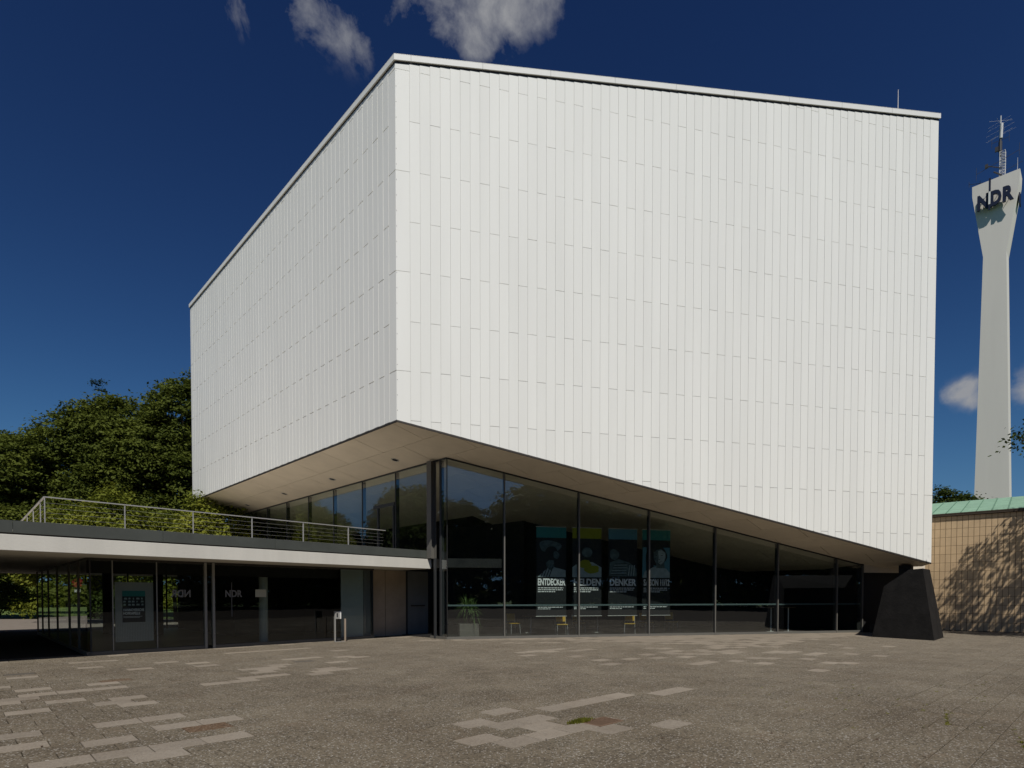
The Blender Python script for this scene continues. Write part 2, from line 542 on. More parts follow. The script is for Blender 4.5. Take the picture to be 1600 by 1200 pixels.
UP = Vector((0, 0, 1))
R = Vector((0.9724, 0.2334, 0))      # along the right face of the hall
L = Vector((-0.6884, 0.7253, 0))     # along the left face of the hall
NR = Vector((0.2334, -0.9724, 0))    # outward normals
NL = Vector((-0.7253, -0.6884, 0))
Q = Vector((0.7253, 0.6884, 0))      # across the soffit, away from the left face
C = Vector((0.6705, 0.7419, 0))      # along the pavilion front
W = Vector((-0.7419, 0.6705, 0))     # into the pavilion
P0 = Vector((-3.735, 19.3, 0))
G0 = Vector((-2.377, 21.715, 0))
S0 = Vector((-11.28, 15.70, 0))
F0 = Vector((-3.031, 22.375, 0))


def rot(v, deg):
    a = math.radians(deg)
    return Vector((v.x * math.cos(a) - v.y * math.sin(a), v.x * math.sin(a) + v.y * math.cos(a), 0))


def soffit_z(p):
    q = (Vector((p[0], p[1], 0)) - P0).dot(Q)
    return 7.28 - 0.2326 * min(max(q, -1), 18.97)


def roof_z(p):
    q = (Vector((p[0], p[1], 0)) - P0).dot(Q)
    return 18.70 + 0.1155 * q

# ------------------------------------------------------------------ ground, lawn, plaza
mb = MB()
mb.poly([(-400, -300, -0.06), (400, -300, -0.06), (400, 600, -0.06), (-400, 600, -0.06)])
g = mb.build('lawn', 'grass')
g['kind'] = 'structure'

U = Vector((0.7253, 0.6884, 0))     # slab courses run this way
SLW, SLD = 0.50, 0.345
plaza = MB()
plaza.poly([(-70, -60, -0.040), (70, -60, -0.040), (70, 26.5, -0.040), (24.4, 26.5, -0.040), (14, 36, -0.04), (-30, 36, -0.04), (-34.5, 26.9, -0.040), (-70, 26.9, -0.040)])
plz = plaza.build('plaza', 'bed')
plz['kind'] = 'structure'
mb = MB()
mb.poly([(-70, 26.9, -0.02), (-10, 26.9, -0.02), (-10, 41, -0.02), (-26, 41.5, -0.02), (-46, 40.5, -0.02), (-70, 41, -0.02)])
o = mb.build('path', 'path')
o['kind'] = 'structure'

LIGHT = [(-10.64,13.81,-9.72,14.72),(-9.6,13.01,-9.06,13.34),(-8.48,12.8,-8.01,13.23),(-8.69,13.98,-8.25,14.45),(-9.67,11.19,-9.31,11.74),(-8.93,10.28,-8.87,10.31),(-8.59,9.89,-8.02,10.35),(-7.85,9.25,-7.6,9.65),(-7.82,9.0,-7.31,9.28),(-7.69,9.77,-7.24,10.15),(-7.48,10.42,-7.09,10.97),(-7.2,10.08,-7.05,10.25),(-7.51,8.63,-7.32,8.73),(-7.01,8.06,-6.85,8.18),(-6.87,8.88,-6.36,9.25),(-6.38,8.63,-6.0,8.93),(-6.23,9.09,-5.99,9.14),(-5.81,8.68,-5.34,9.09),(-5.2,7.37,-4.4,8.1),(-4.26,7.29,-4.05,7.46),(-5.79,6.65,-5.56,6.82),(-5.23,6.01,-5.01,6.24),(-4.57,6.4,-4.07,6.76),(-4.47,5.7,-4.13,6.01),(-4.04,5.92,-4.04,6.15),(-3.89,5.76,-3.47,6.25),(-4.65,5.5,-4.49,5.7),(-8.46,14.19,-8.23,14.43),(-7.63,13.84,-7.19,14.34),(-7.11,13.29,-6.6,13.67),(-4.27,7.31,-3.76,7.69),(-3.66,6.11,-3.02,6.69),(-5.9,12.66,-4.96,12.96),(-5.37,12.41,-4.9,12.78),(-5.6,13.61,-5.08,13.95),(-5.32,13.08,-4.97,13.47),(-5.78,14.81,-5.28,15.21),(-5.28,15.21,-3.75,15.56),(-4.56,14.19,-4.0,14.49),(-5.65,10.69,-4.38,12.18),(-4.3,11.82,-3.73,12.14),(-4.41,12.96,-3.42,13.16),(-4.46,12.41,-3.76,12.73),(-5.13,17.24,-4.5,17.51),(-8.05,16.36,-6.34,18.12),(-0.36,8.3,0.25,8.52),(0.22,8.18,1.49,9.38),(-0.83,7.33,-0.21,7.59),(-0.23,7.24,0.12,7.41),(-0.03,7.53,0.33,7.65),(0.15,7.71,0.78,8.0),(0.17,7.18,1.22,7.33),(0.34,6.7,1.28,7.13),(-0.11,6.28,0.46,6.48),(-0.7,6.37,-0.07,6.51),(1.44,9.09,2.52,9.91),(2.76,10.06,3.38,10.28),(1.59,7.33,2.19,7.59),(0.53,8.25,1.17,8.88),(0.16,16.4,1.61,17.73),(0.35,15.69,0.95,16.08),(0.99,16.82,2.52,17.49),(1.29,15.5,1.95,15.62),(1.95,14.74,2.74,14.74),(1.99,13.8,2.58,13.89),(2.73,15.08,3.32,15.25),(3.21,16.0,3.76,16.19),(3.35,15.08,3.91,15.25),(3.94,17.73,4.94,18.22),(4.03,16.82,5.73,17.26),(4.0,16.19,5.65,16.4),(4.14,15.25,4.73,15.36),(3.95,13.8,4.74,14.25),(5.86,18.33,6.91,18.75),(5.79,16.82,6.28,17.04),(-0.43,20.01,8.01,21.73),(2.37,20.64,7.75,21.03),(3.49,19.59,5.91,20.01),(5.2,16.0,6.7,16.82),(5.47,16.82,6.63,17.49),(6.94,16.4,8.18,16.91),(7.9,15.92,8.74,16.4),(7.48,15.01,8.03,15.08),(6.07,15.32,6.64,15.43),(6.52,15.08,7.05,15.25),(5.04,14.41,5.73,14.64),(5.75,14.51,6.34,14.01),(7.35,14.32,7.77,14.25),(7.76,14.1,8.15,14.01),(6.44,12.85,6.97,12.9),(10.22,19.02,10.79,19.13),(10.05,18.12,10.4,18.12),(9.09,16.61,9.74,16.4),(9.24,15.69,9.96,15.8),(11.68,18.75,12.13,18.75),(6.97,21.45,13.38,23.03),(6.67,20.51,11.38,21.88),(6.37,19.59,10.33,20.83),(6.1,18.75,9.24,19.59),(5.85,17.97,8.47,18.75),(7.52,16.82,8.31,17.26)]
DARK = [(-10.32,11.89,-9.85,12.3),(-5.25,14.25,-4.66,14.62)]
RUST = [(-7.58,11.0,-7.31,11.06),(-3.91,7.1,-3.61,7.25)]


light_cells, dark_cells, rust_cells = set(), set(), set()


def uv(x, y):
    return x * U.x + y * U.y, x * L.x + y * L.y


def cell(u, v):
    j = math.floor(v / SLD)
    i = math.floor((u + (0.25 if j % 2 else 0)) / SLW)
    return i, j


def mark(segs, store):
    for x0, y0, x1, y1 in segs:
        u0, v0 = uv(x0, y0)
        u1, v1 = uv(x1, y1)
        vm = (v0 + v1) / 2
        a, b = min(u0, u1), max(u0, u1)
        n = max(1, round((b - a) / SLW))
        for k in range(n):
            store.add(cell(a + (b - a) * (k + 0.5) / n, v0 + (v1 - v0) * (k + 0.5) / n))


mark(LIGHT, light_cells)
mark(DARK, dark_cells)
mark(RUST, rust_cells)
DRAIN = cell(*uv(1.34, 7.50))
slabs = []
for j in range(-70, 100):
    for i in range(-70, 100):
        u = i * SLW - (0.25 if j % 2 else 0) + SLW / 2
        v = j * SLD + SLD / 2
        x, y = u * U.x + v * L.x, u * U.y + v * L.y
        if y < 3.5 or y > 27.5 or (i, j) == DRAIN:
            continue
        if abs(x) > 0.95 * y + 4.0:
            continue
        p = Vector((x, y, 0))
        ds = (p - S0).dot(Vector((-C.y, C.x, 0)))
        if ds > 0.5 and (p - G0).dot(NL) > 0.3:          # under the pavilion floor
            continue
        if (p - G0).dot(NR) < -0.5 and (p - G0).dot(NL) < -0.5 and (p - G0).dot(R) < 18.5:
            continue
        if (p - Vector((20.0, 27.35, 0))).dot(Vector((0.6606, 0.7507, 0))) > 0.3:
            continue
        c = (i, j)
        kind = 'light' if c in light_cells else 'black' if c in dark_cells else 'rust' if c in rust_cells else 'dark'
        # a pale apron of smooth slabs runs along the glass
        dg = (p - G0).dot(NR)
        sr_ = (p - G0).dot(R)
        if kind == 'dark' and 0 < dg < 2.3 and 2.5 + dg * 1.2 < sr_ < 19 and random.random() < 0.93:
            kind = 'light'
        if kind == 'dark' and 2.3 < dg < 4.8 and 3.5 + dg < sr_ < 16.5 - dg * 1.2 and noise.noise(Vector((x * 0.9, y * 1.6, 3))) > -0.12:
            kind = 'light'
        if kind == 'dark' and 0 < dg < 0.75 and -1 < (p - G0).dot(R) < 19 and random.random() < 0.85:
            kind = 'light'
        dsf = -ds
        if kind == 'dark' and 0 < dsf < 0.45 and random.random() < 0.5:
            kind = 'light'
        hw, hd = SLW / 2, SLD / 2
        a = area([(x - U.x * hw - L.x * hd, y - U.y * hw - L.y * hd, 0), (x + U.x * hw - L.x * hd, y + U.y * hw - L.y * hd, 0),
                  (x + U.x * hw + L.x * hd, y + U.y * hw + L.y * hd, 0), (x - U.x * hw + L.x * hd, y - U.y * hw + L.y * hd, 0)])
        slabs.append((a, x, y, kind))
slabs.sort(reverse=True)


def slab_shape(m_, x, y, z, gap, jit, tint):
    hw, hd = SLW / 2 - gap, SLD / 2 - gap
    b = 0.004
    ring = []
    for (hx, hy, zz) in ((hw, hd, -0.039), (hw, hd, -b), (hw - b, hd - b, 0)):
        ring.append([Vector((x, y, z + zz)) + U * (sx * hx) + L * (sy * hy) + UP * (jit[0] * sx + jit[1] * sy) for sx, sy in ((-1, -1), (1, -1), (1, 1), (-1, 1))])
    for k in range(4):
        for q in (0, 1):
            m_.poly([ring[q][k], ring[q][(k + 1) % 4], ring[q + 1][(k + 1) % 4], ring[q + 1][k]], tint)
    m_.poly(ring[2], tint)


shared = {}
mats = {'light': 'slab_light', 'dark': 'slab_dark', 'black': 'slab_black', 'rust': 'rust'}
stuffs = {k: MB() for k in mats}
for n, (a, x, y, kind) in enumerate(slabs):
    jit = (random.uniform(-1, 1) * 0.0012, random.uniform(-1, 1) * 0.0012)
    z = random.uniform(-0.0015, 0.0015)
    gap = 0.0045 if kind != 'light' else 0.0055
    if n < 300:
        key = (kind, n % 5)
        if key not in shared:
            m_ = MB()
            slab_shape(m_, 0, 0, 0, gap, jit, 0)
            o = m_.build('paving_slab', mats[kind], plz, tint=True)
            shared[key] = o
        else:
            o = shared[key].copy()
            SC.collection.objects.link(o)
            o.parent = plz
        o.location = (x, y, z)
    else:
        slab_shape(stuffs[kind], x, y, z, gap, jit, random.uniform(-0.5, 0.5))
for k, m_ in stuffs.items():
    if m_.v:
        o = m_.build('paving_slabs', mats[k], plz, tint=True)
        o['kind'] = 'stuff'

# drain grate with moss beside the pale slabs
dr = thing('drain_grate', 'rusty slotted drain grate sunk among pale paving slabs with moss beside it', 'drain', (1.36, 7.49, 0))
mb = MB()
_ci = DRAIN
_u, _v = _ci[0] * SLW - (0.25 if _ci[1] % 2 else 0) + SLW / 2, _ci[1] * SLD + SLD / 2
c0 = U * _u + L * _v + UP * -0.03
gc = Vector((c0.x, c0.y, 0))
for s in (-1, 1):
    mb.box(c0 + U * -0.24 + L * (s * 0.155 - 0.012), U * 0.48, L * 0.024, UP * 0.031)
    mb.box(c0 + U * (s * 0.24 - 0.012) + L * -0.14, U * 0.024, L * 0.28, UP * 0.029)
mb.build('grate_frame', 'iron', dr)
for k in range(9):
    mb = MB()
    mb.box(c0 + U * (-0.215 + k * 0.05) + L * -0.143, U * 0.022, L * 0.286, UP * 0.027)
    mb.build('grate_bar', 'iron', dr)


def moss(cx, cy, n, su, sv, h=0.05, dirs=None):
    m_ = MB()
    du, dv = dirs if dirs else (U, L)
    for _ in range(n):
        p = Vector((cx, cy, 0)) + du * random.gauss(0, su) + dv * random.gauss(0, sv)
        a = random.uniform(0, 6.28)
        d = Vector((math.cos(a), math.sin(a), 0)) * random.uniform(0.006, 0.014)
        t = Vector((random.uniform(-0.02, 0.02), random.uniform(-0.02, 0.02), random.uniform(0.4, 1) * h))
        m_.poly([p - d, p + d, p + t])
        m_.poly([p + d * 0.3, p + t, p - d.cross(UP)])
    return m_


_m = gc - U * 0.22 + L * 0.17
o = moss(_m.x, _m.y, 420, 0.09, 0.03, 0.05).build('moss_tuft', 'moss')
tag(o, 'yellow green moss tuft growing beside the drain grate', 'moss')
o['kind'] = 'stuff'
mj = MB()
for (x0, y0, x1, y1) in ((5.2, 5.9, 5.9, 6.9), (6.1, 6.0, 7.0, 7.5), (5.4, 7.3, 5.9, 8.0), (7.0, 6.6, 7.6, 7.6)):
    for _ in range(160):
        t = random.random()
        if noise.noise(Vector((t * 9 + x0 * 3, y0, 0))) < -0.05:
            continue
        q = moss(x0 + (x1 - x0) * t, y0 + (y1 - y0) * t, 1, 0.012, 0.012, 0.012)
        for f in q.f:
            mj.poly([q.v[i] for i in f])
for _ in range(60):
    q = moss(random.uniform(3, 9), random.uniform(6, 11), 6, 0.05, 0.012, 0.012)
    for f in q.f:
        mj.poly([q.v[i] for i in f])
o = mj.build('joint_moss', 'moss')
tag(o, 'thin yellow moss sprouting in the paving joints at the right foreground', 'moss')
o['kind'] = 'stuff'
# small dry leaves and grit
mj = MB()
for k in range(170):
    if k < 60:
        p = G0 + L * random.uniform(-0.5, 2.5) + NL * 0 + NR * random.uniform(0.05, 1.2) * 1.0
    elif k < 100:
        p = Vector((random.gauss(-0.4, 0.35), random.gauss(17.2, 0.3), 0))
    else:
        yy = random.uniform(6.2, 20)
        p = Vector((random.uniform(-0.8, 0.85) * yy, yy, 0))
    a = random.uniform(0, 6.28)
    s = random.uniform(0.010, 0.026)
    d, e = Vector((math.cos(a), math.sin(a), 0.1)) * s, Vector((-math.sin(a), math.cos(a), 0.2)) * s * 0.6
    q = Vector((p.x, p.y, 0.008))
    mj.poly([q - d, q - e, q + d, q + e])
M['litter'] = mat('dry leaf', (0.06, 0.03, 0.015), rough=0.9, var=0.5, vscale=9)
o = mj.build('dry_leaves', 'litter')
tag(o, 'small brown dry leaves scattered over the paving', 'leaves')
o['kind'] = 'stuff'

# ------------------------------------------------------------------ the concert hall
hall = thing('concert_hall', 'white windowless panel clad concert hall raised over a glazed foyer', 'building', (-3.735, 19.3, 0))
V = [P0.copy()]
for d, ln in ((R, 21.55), (rot(R, 60), 22), (rot(R, 120), 22.28), (rot(R, 180), 21.55), (rot(R, 240), 22)):
    V.append(V[-1] + d * ln)
back_off = 0.05
cen = sum((Vector(v) for v in V), Vector()) / 6
VI = [v + (cen - v).normalized() * back_off for v in V]
mb = MB()
for k in range(6):
    a, b = VI[k], VI[(k + 1) % 6]
    mb.poly([V3(a, soffit_z(a) + 0.01), V3(b, soffit_z(b) + 0.01), V3(b, roof_z(b) - 0.05), V3(a, roof_z(a) - 0.05)])
mb.poly([V3(a, roof_z(a) - 0.05) for a in VI])
mb.build('backing_wall', 'panel_back', hall)


def face_panels(A, D, NN, length, w, first, off0, zc, pitch, corner_phase):
    """vertical cladding strips: returns list of (area, polygon3d)"""
    res = []
    edges = [0, first]
    while edges[-1] + w * 1.5 < length:
        edges.append(edges[-1] + w)
    edges.append(length)
    zb = lambda s: soffit_z(A + D * s) + 0.025
    zt = lambda s: roof_z(A + D * s) - 0.085
    g_ = 0.0022 if NN is NR else 0.003
    gh = 0.0065 if NN is NR else 0.013
    for n, (s0, s1) in enumerate(zip(edges[:-1], edges[1:])):
        off = zc + (pitch / 2 if (n + corner_phase) % 2 else 0)
        k0 = math.floor((0 - off) / pitch) - 1
        a, b = s0 + (g_ if n else 0), s1 - (g_ if n < len(edges) - 2 else 0)
        for k in range(k0, 12):
            z0, z1 = off + k * pitch + gh, off + (k + 1) * pitch - gh
            pl = [(a, z0), (b, z0), (b, z1), (a, z1)]
            sb = (zb(length) - zb(0)) / length
            st = (zt(length) - zt(0)) / length
            pl = clip(pl, lambda p: p[1] - (zb(0) + sb * p[0]))
            if len(pl) > 2:
                pl = clip(pl, lambda p: (zt(0) + st * p[0]) - p[1])
            if len(pl) < 3:
                continue
            p3 = [V3(A + D * s, z) for s, z in pl]
            lift = [(0.010 if NN is NR else 0.006) * (b - s) / (b - a) for s, z in pl]
            if n == 0:
                lift = [0.0] * len(pl)
            res.append((area(p3), p3, NN, lift))
    return res


LN = 22.28
pan = face_panels(P0, R, NR, 21.55, 0.3282, 0.45, 0, 12.08, 3.185, 0)
pan += face_panels(P0, L, NL, LN, 0.330, 0.42, 0, 12.08, 3.185, 0)
pan.sort(key=lambda t: -t[0])
st = MB()
for n, (a, p3, NN, lift) in enumerate(pan):
    th = 0.030
    wob = random.uniform(-0.0012, 0.0012)
    base = [p - NN * (th - wob) for p in p3]
    tgt = MB() if n < 300 else st
    tn_ = random.uniform(-0.5, 0.5)
    front = [p + NN * (wob + l_) for p, l_ in zip(p3, lift)]
    tgt.poly(front, tn_)
    for k in range(len(base)):
        k2 = (k + 1) % len(base)
        tgt.poly([base[k], base[k2], front[k2], front[k]], tn_)
    if n < 300:
        tgt.build('cladding_panel', 'panel', hall, tint=True)
o = st.build('cladding_panels', 'panel', hall, tint=True)
o['kind'] = 'stuff'
# hidden sides get plain cladding
mb = MB()
for k in range(1, 5):
    a, b = V[k], V[(k + 1) % 6]
    mb.poly([V3(a, soffit_z(a)), V3(b, soffit_z(b)), V3(b, roof_z(b)), V3(a, roof_z(a))])
mb.build('rear_cladding', 'panel', hall)

# coping in lengths, with the shadow gap under it
for A, D, NN, ln, n0 in ((P0, R, NR, 21.55, 9), (P0, L, NL, LN, 7)):
    cuts = [0.0]
    first = 0.5
    cuts.append(first)
    step = (ln - first) / n0
    for k in range(n0):
        cuts.append(first + step * (k + 1))
    for s0, s1 in zip(cuts[:-1], cuts[1:]):
        e0 = -0.06 / math.tan(math.radians(60)) if s0 == 0 else 0
        a = A + D * (s0 + 0.004 + (0 if s0 else 0)) + NN * 0.06
        if s0 == 0:
            a = A + NN * 0.06 + D * (-0.0346)
        b = A + D * (s1 - 0.004 if s1 < ln - 0.01 else s1 + 0.04) + NN * 0.06
        za, zb_ = roof_z(a), roof_z(b)
        mb = MB()
        ins = NN * -0.5
        mb.prism([V3(a, za - 0.02), V3(b, zb_ - 0.02), V3(b, zb_ + 0.17), V3(a, za + 0.17)], NN * -0.05)
        mb.prism([V3(a, za + 0.155), V3(b, zb_ + 0.155), V3(b, zb_ + 0.173), V3(a, za + 0.173)], NN * -0.45)
        mb.build('coping', 'coping', hall)
    mb = MB()
    a, b = A + NN * 0.012 + D * -0.007, A + D * ln + NN * 0.012
    mb.prism([V3(a, roof_z(a) - 0.085), V3(b, roof_z(b) - 0.085), V3(b, roof_z(b) - 0.01), V3(a, roof_z(a) - 0.01)], NN * -0.04)
    # small joint ticks in the gap over each strip joint
    mb.build('shadow_gap', 'shadow_gap', hall)
    mb = MB()
    a, b = A + NN * 0.004 + D * -0.002, A + D * ln + NN * 0.004
    mb.prism([V3(a, soffit_z(a) - 0.035), V3(b, soffit_z(b) - 0.035), V3(b, soffit_z(b) + 0.022), V3(a, soffit_z(a) + 0.022)], NN * -0.05)
    mb.build('drip_edge', 'shadow_gap', hall)
# corner screws
mb = MB()
for k in range(24):
    z = 7.6 + k * 0.49
    p = V3(P0, z) + NR * 0.002 + R * 0.018
    mb.box(p, R * 0.014, UP * 0.022, NR * 0.004)
mb.build('corner_clips', 'frame', hall)

# soffit: sloping plates in half bond, one object each where it shows
soff = MB()
soff.poly([V3(v, soffit_z(v) + 0.012) for v in VI])
sof = soff.build('soffit', 'shadow_gap', hall)
edges_hex = []
for k in range(6):
    a, b = V[k], V[(k + 1) % 6]
    d = (b - a).normalized()
    inn = Vector((-d.y, d.x, 0))
    edges_hex.append((a, inn))
RW, CL = 1.30, 2.62
nplate = 0
rest = MB()
for row in range(0, 15):
    for k in range(-8, 18):
        s0 = 0.32 + CL * k + (CL / 2 if row % 2 else 0)
        pl = []
        for s, q in ((s0 + 0.010, row * RW + 0.010), (s0 + CL - 0.010, row * RW + 0.010), (s0 + CL - 0.010, (row + 1) * RW - 0.010), (s0 + 0.010, (row + 1) * RW - 0.010)):
            p = P0 + L * s + Q * q
            pl.append((p.x, p.y))
        for a, inn in edges_hex:
            if len(pl) > 2:
                pl = clip(pl, lambda p: (p[0] - a.x) * inn.x + (p[1] - a.y) * inn.y - 0.012)
        if len(pl) < 3:
            continue
        dmin = min(min((p[0] - a.x) * inn.x + (p[1] - a.y) * inn.y for p in pl) for a, inn in edges_hex)
        if dmin > 7:
            continue
        vis = min((p[0] - P0.x) * -NR.x + (p[1] - P0.y) * -NR.y for p in pl) < 2.3 or row < 2
        t = MB() if (vis and nplate < 300) else rest
        t.prism([(x, y, soffit_z((x, y)) - 0.012) for x, y in pl], UP * 0.02, random.uniform(-.5, .5))
        if t is not rest:
            t.build('soffit_plate', 'soffit', sof, tint=True)
            nplate += 1
o = rest.build('soffit_plates', 'soffit', sof, tint=True)
o['kind'] = 'stuff'
# round downlights
for s in (3.1, 8.28, 13.5, 18.7):
    p = P0 + L * s + Q * 1.9
    mb = MB()
    z = soffit_z(p)
    nq = Vector((0, 0, -1)) + Q * -0.2326
    nq.normalize()
    c = V3(p, z - 0.016)
    x, y = L, nq.cross(L)
    ring = [[c + (x * math.cos(a) + y * math.sin(a)) * r + nq * h for a in [2 * math.pi * i / 20 for i in range(20)]] for r, h in ((0.155, 0.0), (0.15, 0.012), (0.115, 0.012), (0.105, -0.05))]
    for q in range(3):
        for i in range(20):
            mb.poly([ring[q][i], ring[q][(i + 1) % 20], ring[q + 1][(i + 1) % 20], ring[q + 1][i]])
    o = mb.build('downlight_ring', 'steel', sof)
    mb = MB()
    mb.poly([v + nq * 0.0515 for v in ring[3]])
    mb.build('downlight_recess', 'black', sof)

# ---- foyer glazing under the hall
def glazing(A, D, s0, s1, zlo, zt, name='window_pane', m='glass', off=0.0):
    mb = MB()
    n_ = Vector((D.y, -D.x, 0))
    a, b = A + D * s0 + n_ * off, A + D * s1 + n_ * off
    za = zt(a) if callable(zt) else zt
    zb_ = zt(b) if callable(zt) else zt
    mb.poly([V3(a, zlo), V3(b, zlo), V3(b, zb_), V3(a, za)])
    return mb.build(name, m, hall)


ms = [0.0] + [2.15 + 2.955 * k for k in range(6)] + [18.25]
zt = lambda p: soffit_z(p) - 0.05
for a, b in zip(ms[:-1], ms[1:]):
    glazing(G0, R, a + 0.012, b - 0.012, 0.09, zt)
for n, s in enumerate(ms[1:]):
    p = G0 + R * s
    mb = MB()
    z1 = soffit_z(p) - 0.05
    mb.box(V3(p, 0.0) + NR * -0.16 + R * -0.03, R * 0.06, NR * 0.17, UP * z1)
    mu = mb.build('mullion', 'frame', hall)
    mb = MB()
    mb.box(V3(p, 0.0) + NR * 0.02 + R * -0.022, R * 0.044, NR * 0.035, UP * (z1 - 0.01))
    mb.build('mullion_cover', 'post', mu)
mb = MB()
mb.box(V3(G0, 0) + NR * -0.04 + R * -0.02, R * 18.3, NR * 0.08, UP * 0.09)
mb.box(V3(G0, 0) + L * 0.02, L * 1.0, NL * 0.04, UP * 0.09)
mb.build('sill', 'post', hall)
mb = MB()
a, b = G0 + NR * -0.05, G0 + R * 18.3 + NR * -0.05
mb.prism([V3(a, soffit_z(a) - 0.055), V3(b, soffit_z(b) - 0.055), V3(b, soffit_z(b) - 0.013), V3(a, soffit_z(a) - 0.013)], NR * 0.08)
mb.build('head_rail', 'frame', hall)
mb = MB()
a, b = G0 + NR * 0 + L * 0, G0 + L * 21.5
mb.prism([V3(a, soffit_z(a) - 0.055) + NL * 0.04, V3(b, soffit_z(b) - 0.055) + NL * 0.04, V3(b, soffit_z(b) - 0.013) + NL * 0.04, V3(a, soffit_z(a) - 0.013) + NL * 0.04], NL * -0.08)
mb.build('head_rail', 'frame', hall)
mb = MB()
mb.box(V3(G0, 1.215) + NR * -0.10 + R * 0.02, R * 18.2, NR * 0.05, UP * 0.06)
M['transom'] = mat('teal grey rail', (0.10, 0.14, 0.14), rough=0.5)
mb.build('transom', 'transom', hall)
# corner and left face
mb = MB()
mb.tube(V3(G0, 0), V3(G0, 6.62), 0.018, 0.018, 8)
mb.build('corner_joint', 'black', hall)
glazing(G0, L, 0.012, 0.33, 0.09, zt)
mb = MB()
mb.box(V3(G0 + L * 0.34, 0) + NL * -0.12, L * 0.10, NL * 0.14, UP * 6.6)
mb.build('mullion', 'frame', hall)
mb = MB()
for (o1, t) in ((0.0, 0.018), (0.22, 0.018)):
    mb.box(V3(G0 + L * 0.66, 3.0) + NL * o1, L * 0.28, NL * t, UP * 3.62)
mb.box(V3(G0 + L * 0.79, 3.0) + NL * 0.0, L * 0.02, NL * 0.23, UP * 3.62)

mb.build('steel_post', 'post', hall)
mb = MB()
mb.box(V3(G0 + L * 0.66, 0.0) + NL * 0.0, L * 0.07, NL * 0.08, UP * 3.0)
mb.build('steel_post', 'frame', hall)
lm = [0.98, 3.44, 6.12, 8.82, 11.51, 14.2, 16.9, 19.6, 21.4]
for a, b in zip(lm[:-1], lm[1:]):
    glazing(G0, L, a + 0.012, b - 0.012, 3.02, zt)
for s in lm[1:]:
    p = G0 + L * s
    mb = MB()
    mb.box(V3(p, 3.0) + NL * -0.16 + L * -0.03, L * 0.06, NL * 0.175, UP * (soffit_z(p) - 3.05))
    mb.build('mullion', 'frame', hall)
# terrace door in the third bay
dr_ = MB()
pA, pB = G0 + L * 3.47, G0 + L * 5.1
dr_.box(V3(pA, 5.30) + NL * -0.03, L * 1.64, NL * 0.08, UP * 0.13)
dr_.box(V3(G0 + L * 4.72, 3.0) + NL * -0.03, L * 0.10, NL * 0.08, UP * 2.30)
dr_.box(V3(G0 + L * 3.53, 3.0) + NL * -0.03, L * 0.07, NL * 0.08, UP * 2.30)
dr_.build('terrace_door_frame', 'frame', hall)

# interior: floor, gallery, core
mb = MB()
f0 = G0 + R * 0.02 + NR * -0.05
poly = [f0, G0 + R * 18.3 + NR * -0.05, G0 + R * 18.3 + rot(R, 60) * 16, G0 + L * 21 + R * 16, G0 + L * 21 + NL * -0.05]
mb.prism([V3(p, 0.004) for p in poly], UP * 0.03)
mb.build('foyer_floor', 'dark_floor', hall)
mb = MB()
cA = G0 + R * 4.5 + NR * -5.5
cB = G0 + R * 18.0 + NR * -5.5
cC = G0 + L * 20.5 + NL * -6.5
for a, b in ((cA, cB), (cB, G0 + R * 18.3), (cA, cC), (cC, G0 + L * 21.4)):
    mb.box(V3(a, 0.03), (b - a), rot((b - a).normalized(), 90) * 0.2, UP * 7.5)
mb.build('core_wall', 'dark_wall', hall)
mb = MB()
poly = [G0 + R * 0.1 + NR * -0.25 + L * 0.15, G0 + R * 2.1 + NR * -0.25, G0 + R * 2.1 + NR * -0.25 + L * 12, G0 + L * 20.5 + NL * -0.3]
mb.prism([V3(p, 2.66) for p in poly], UP * 0.34)
mb.build('gallery_floor', 'dark_floor', hall)
mb = MB()
d = rot(R, 60)
e0 = G0 + R * 18.28
mb.box(V3(e0, 0) , d * 16, rot(d, 90) * 0.2, UP * 3.0)
mb.build('end_wall', 'dark_wall', hall)
# lightning rod
p = P0 + R * 19.75 + NR * -0.2
mb = MB()
mb.tube(V3(p, roof_z(p) + 0.15), V3(p, roof_z(p) + 1.12), 0.012, 0.006, 6)
mb.build('lightning_rod', 'steel', hall)

# ------------------------------------------------------------------ support pylon
def ray(px, py):
    a, b = (px - 800) / FPX, (953 - py) / FPX
    return Vector((a, math.cos(PITCH) + b * math.sin(PITCH), -math.sin(PITCH) + b * math.cos(PITCH)))


def on_plane(px, py, P, n_):
    d = ray(px, py)
    e = Vector((0, 0, EYE))
    return e + d * ((Vector(P) - e).dot(n_) / d.dot(n_))


pyl = thing('support_pylon', 'black tapering concrete pylon carrying the right corner of the white hall', 'pylon', (15.6, 22.6, 0))
A_, B_, C_ = Vector((15.09, 21.09, 0)), Vector((14.05, 23.07, 0)), Vector((16.62, 22.72, 0))
E_ = Vector((0, 0, EYE)) + ray(1442, 888) * 21.6
nn = (B_ - A_).cross(E_ - A_).normalized()
D1 = on_plane(1420, 890, A_, nn)
D2 = on_plane(1381, 916, A_, nn)
nf = (C_ - A_).cross(E_ - A_).normalized()
F_ = on_plane(1453, 890, A_, nf)
T_ = (C_ - A_)
Dd = B_ + T_
D1b, D2b = Vector((16.95, 24.6, D1.z)), Vector((16.0, 25.2, D2.z))
Dd = Vector((16.4, 25.5, 0))
dz = UP * -0.05
mb = MB()
A0, B0, C0, Dd0 = A_ + dz, B_ + dz, C_ + dz, Dd + dz
mb.poly([A0, E_, D1, D2, B0])
mb.poly([A0, C0, F_, E_])
mb.poly([C0, Dd0, D2b, D1b, F_])
mb.poly([E_, F_, D1b, D1])
mb.poly([D1, D1b, D2b, D2])
mb.poly([D2, D2b, Dd0, B0])
mb.build('pylon_block', 'pylon', pyl)
mb = MB()
zs = D1.z - 0.35
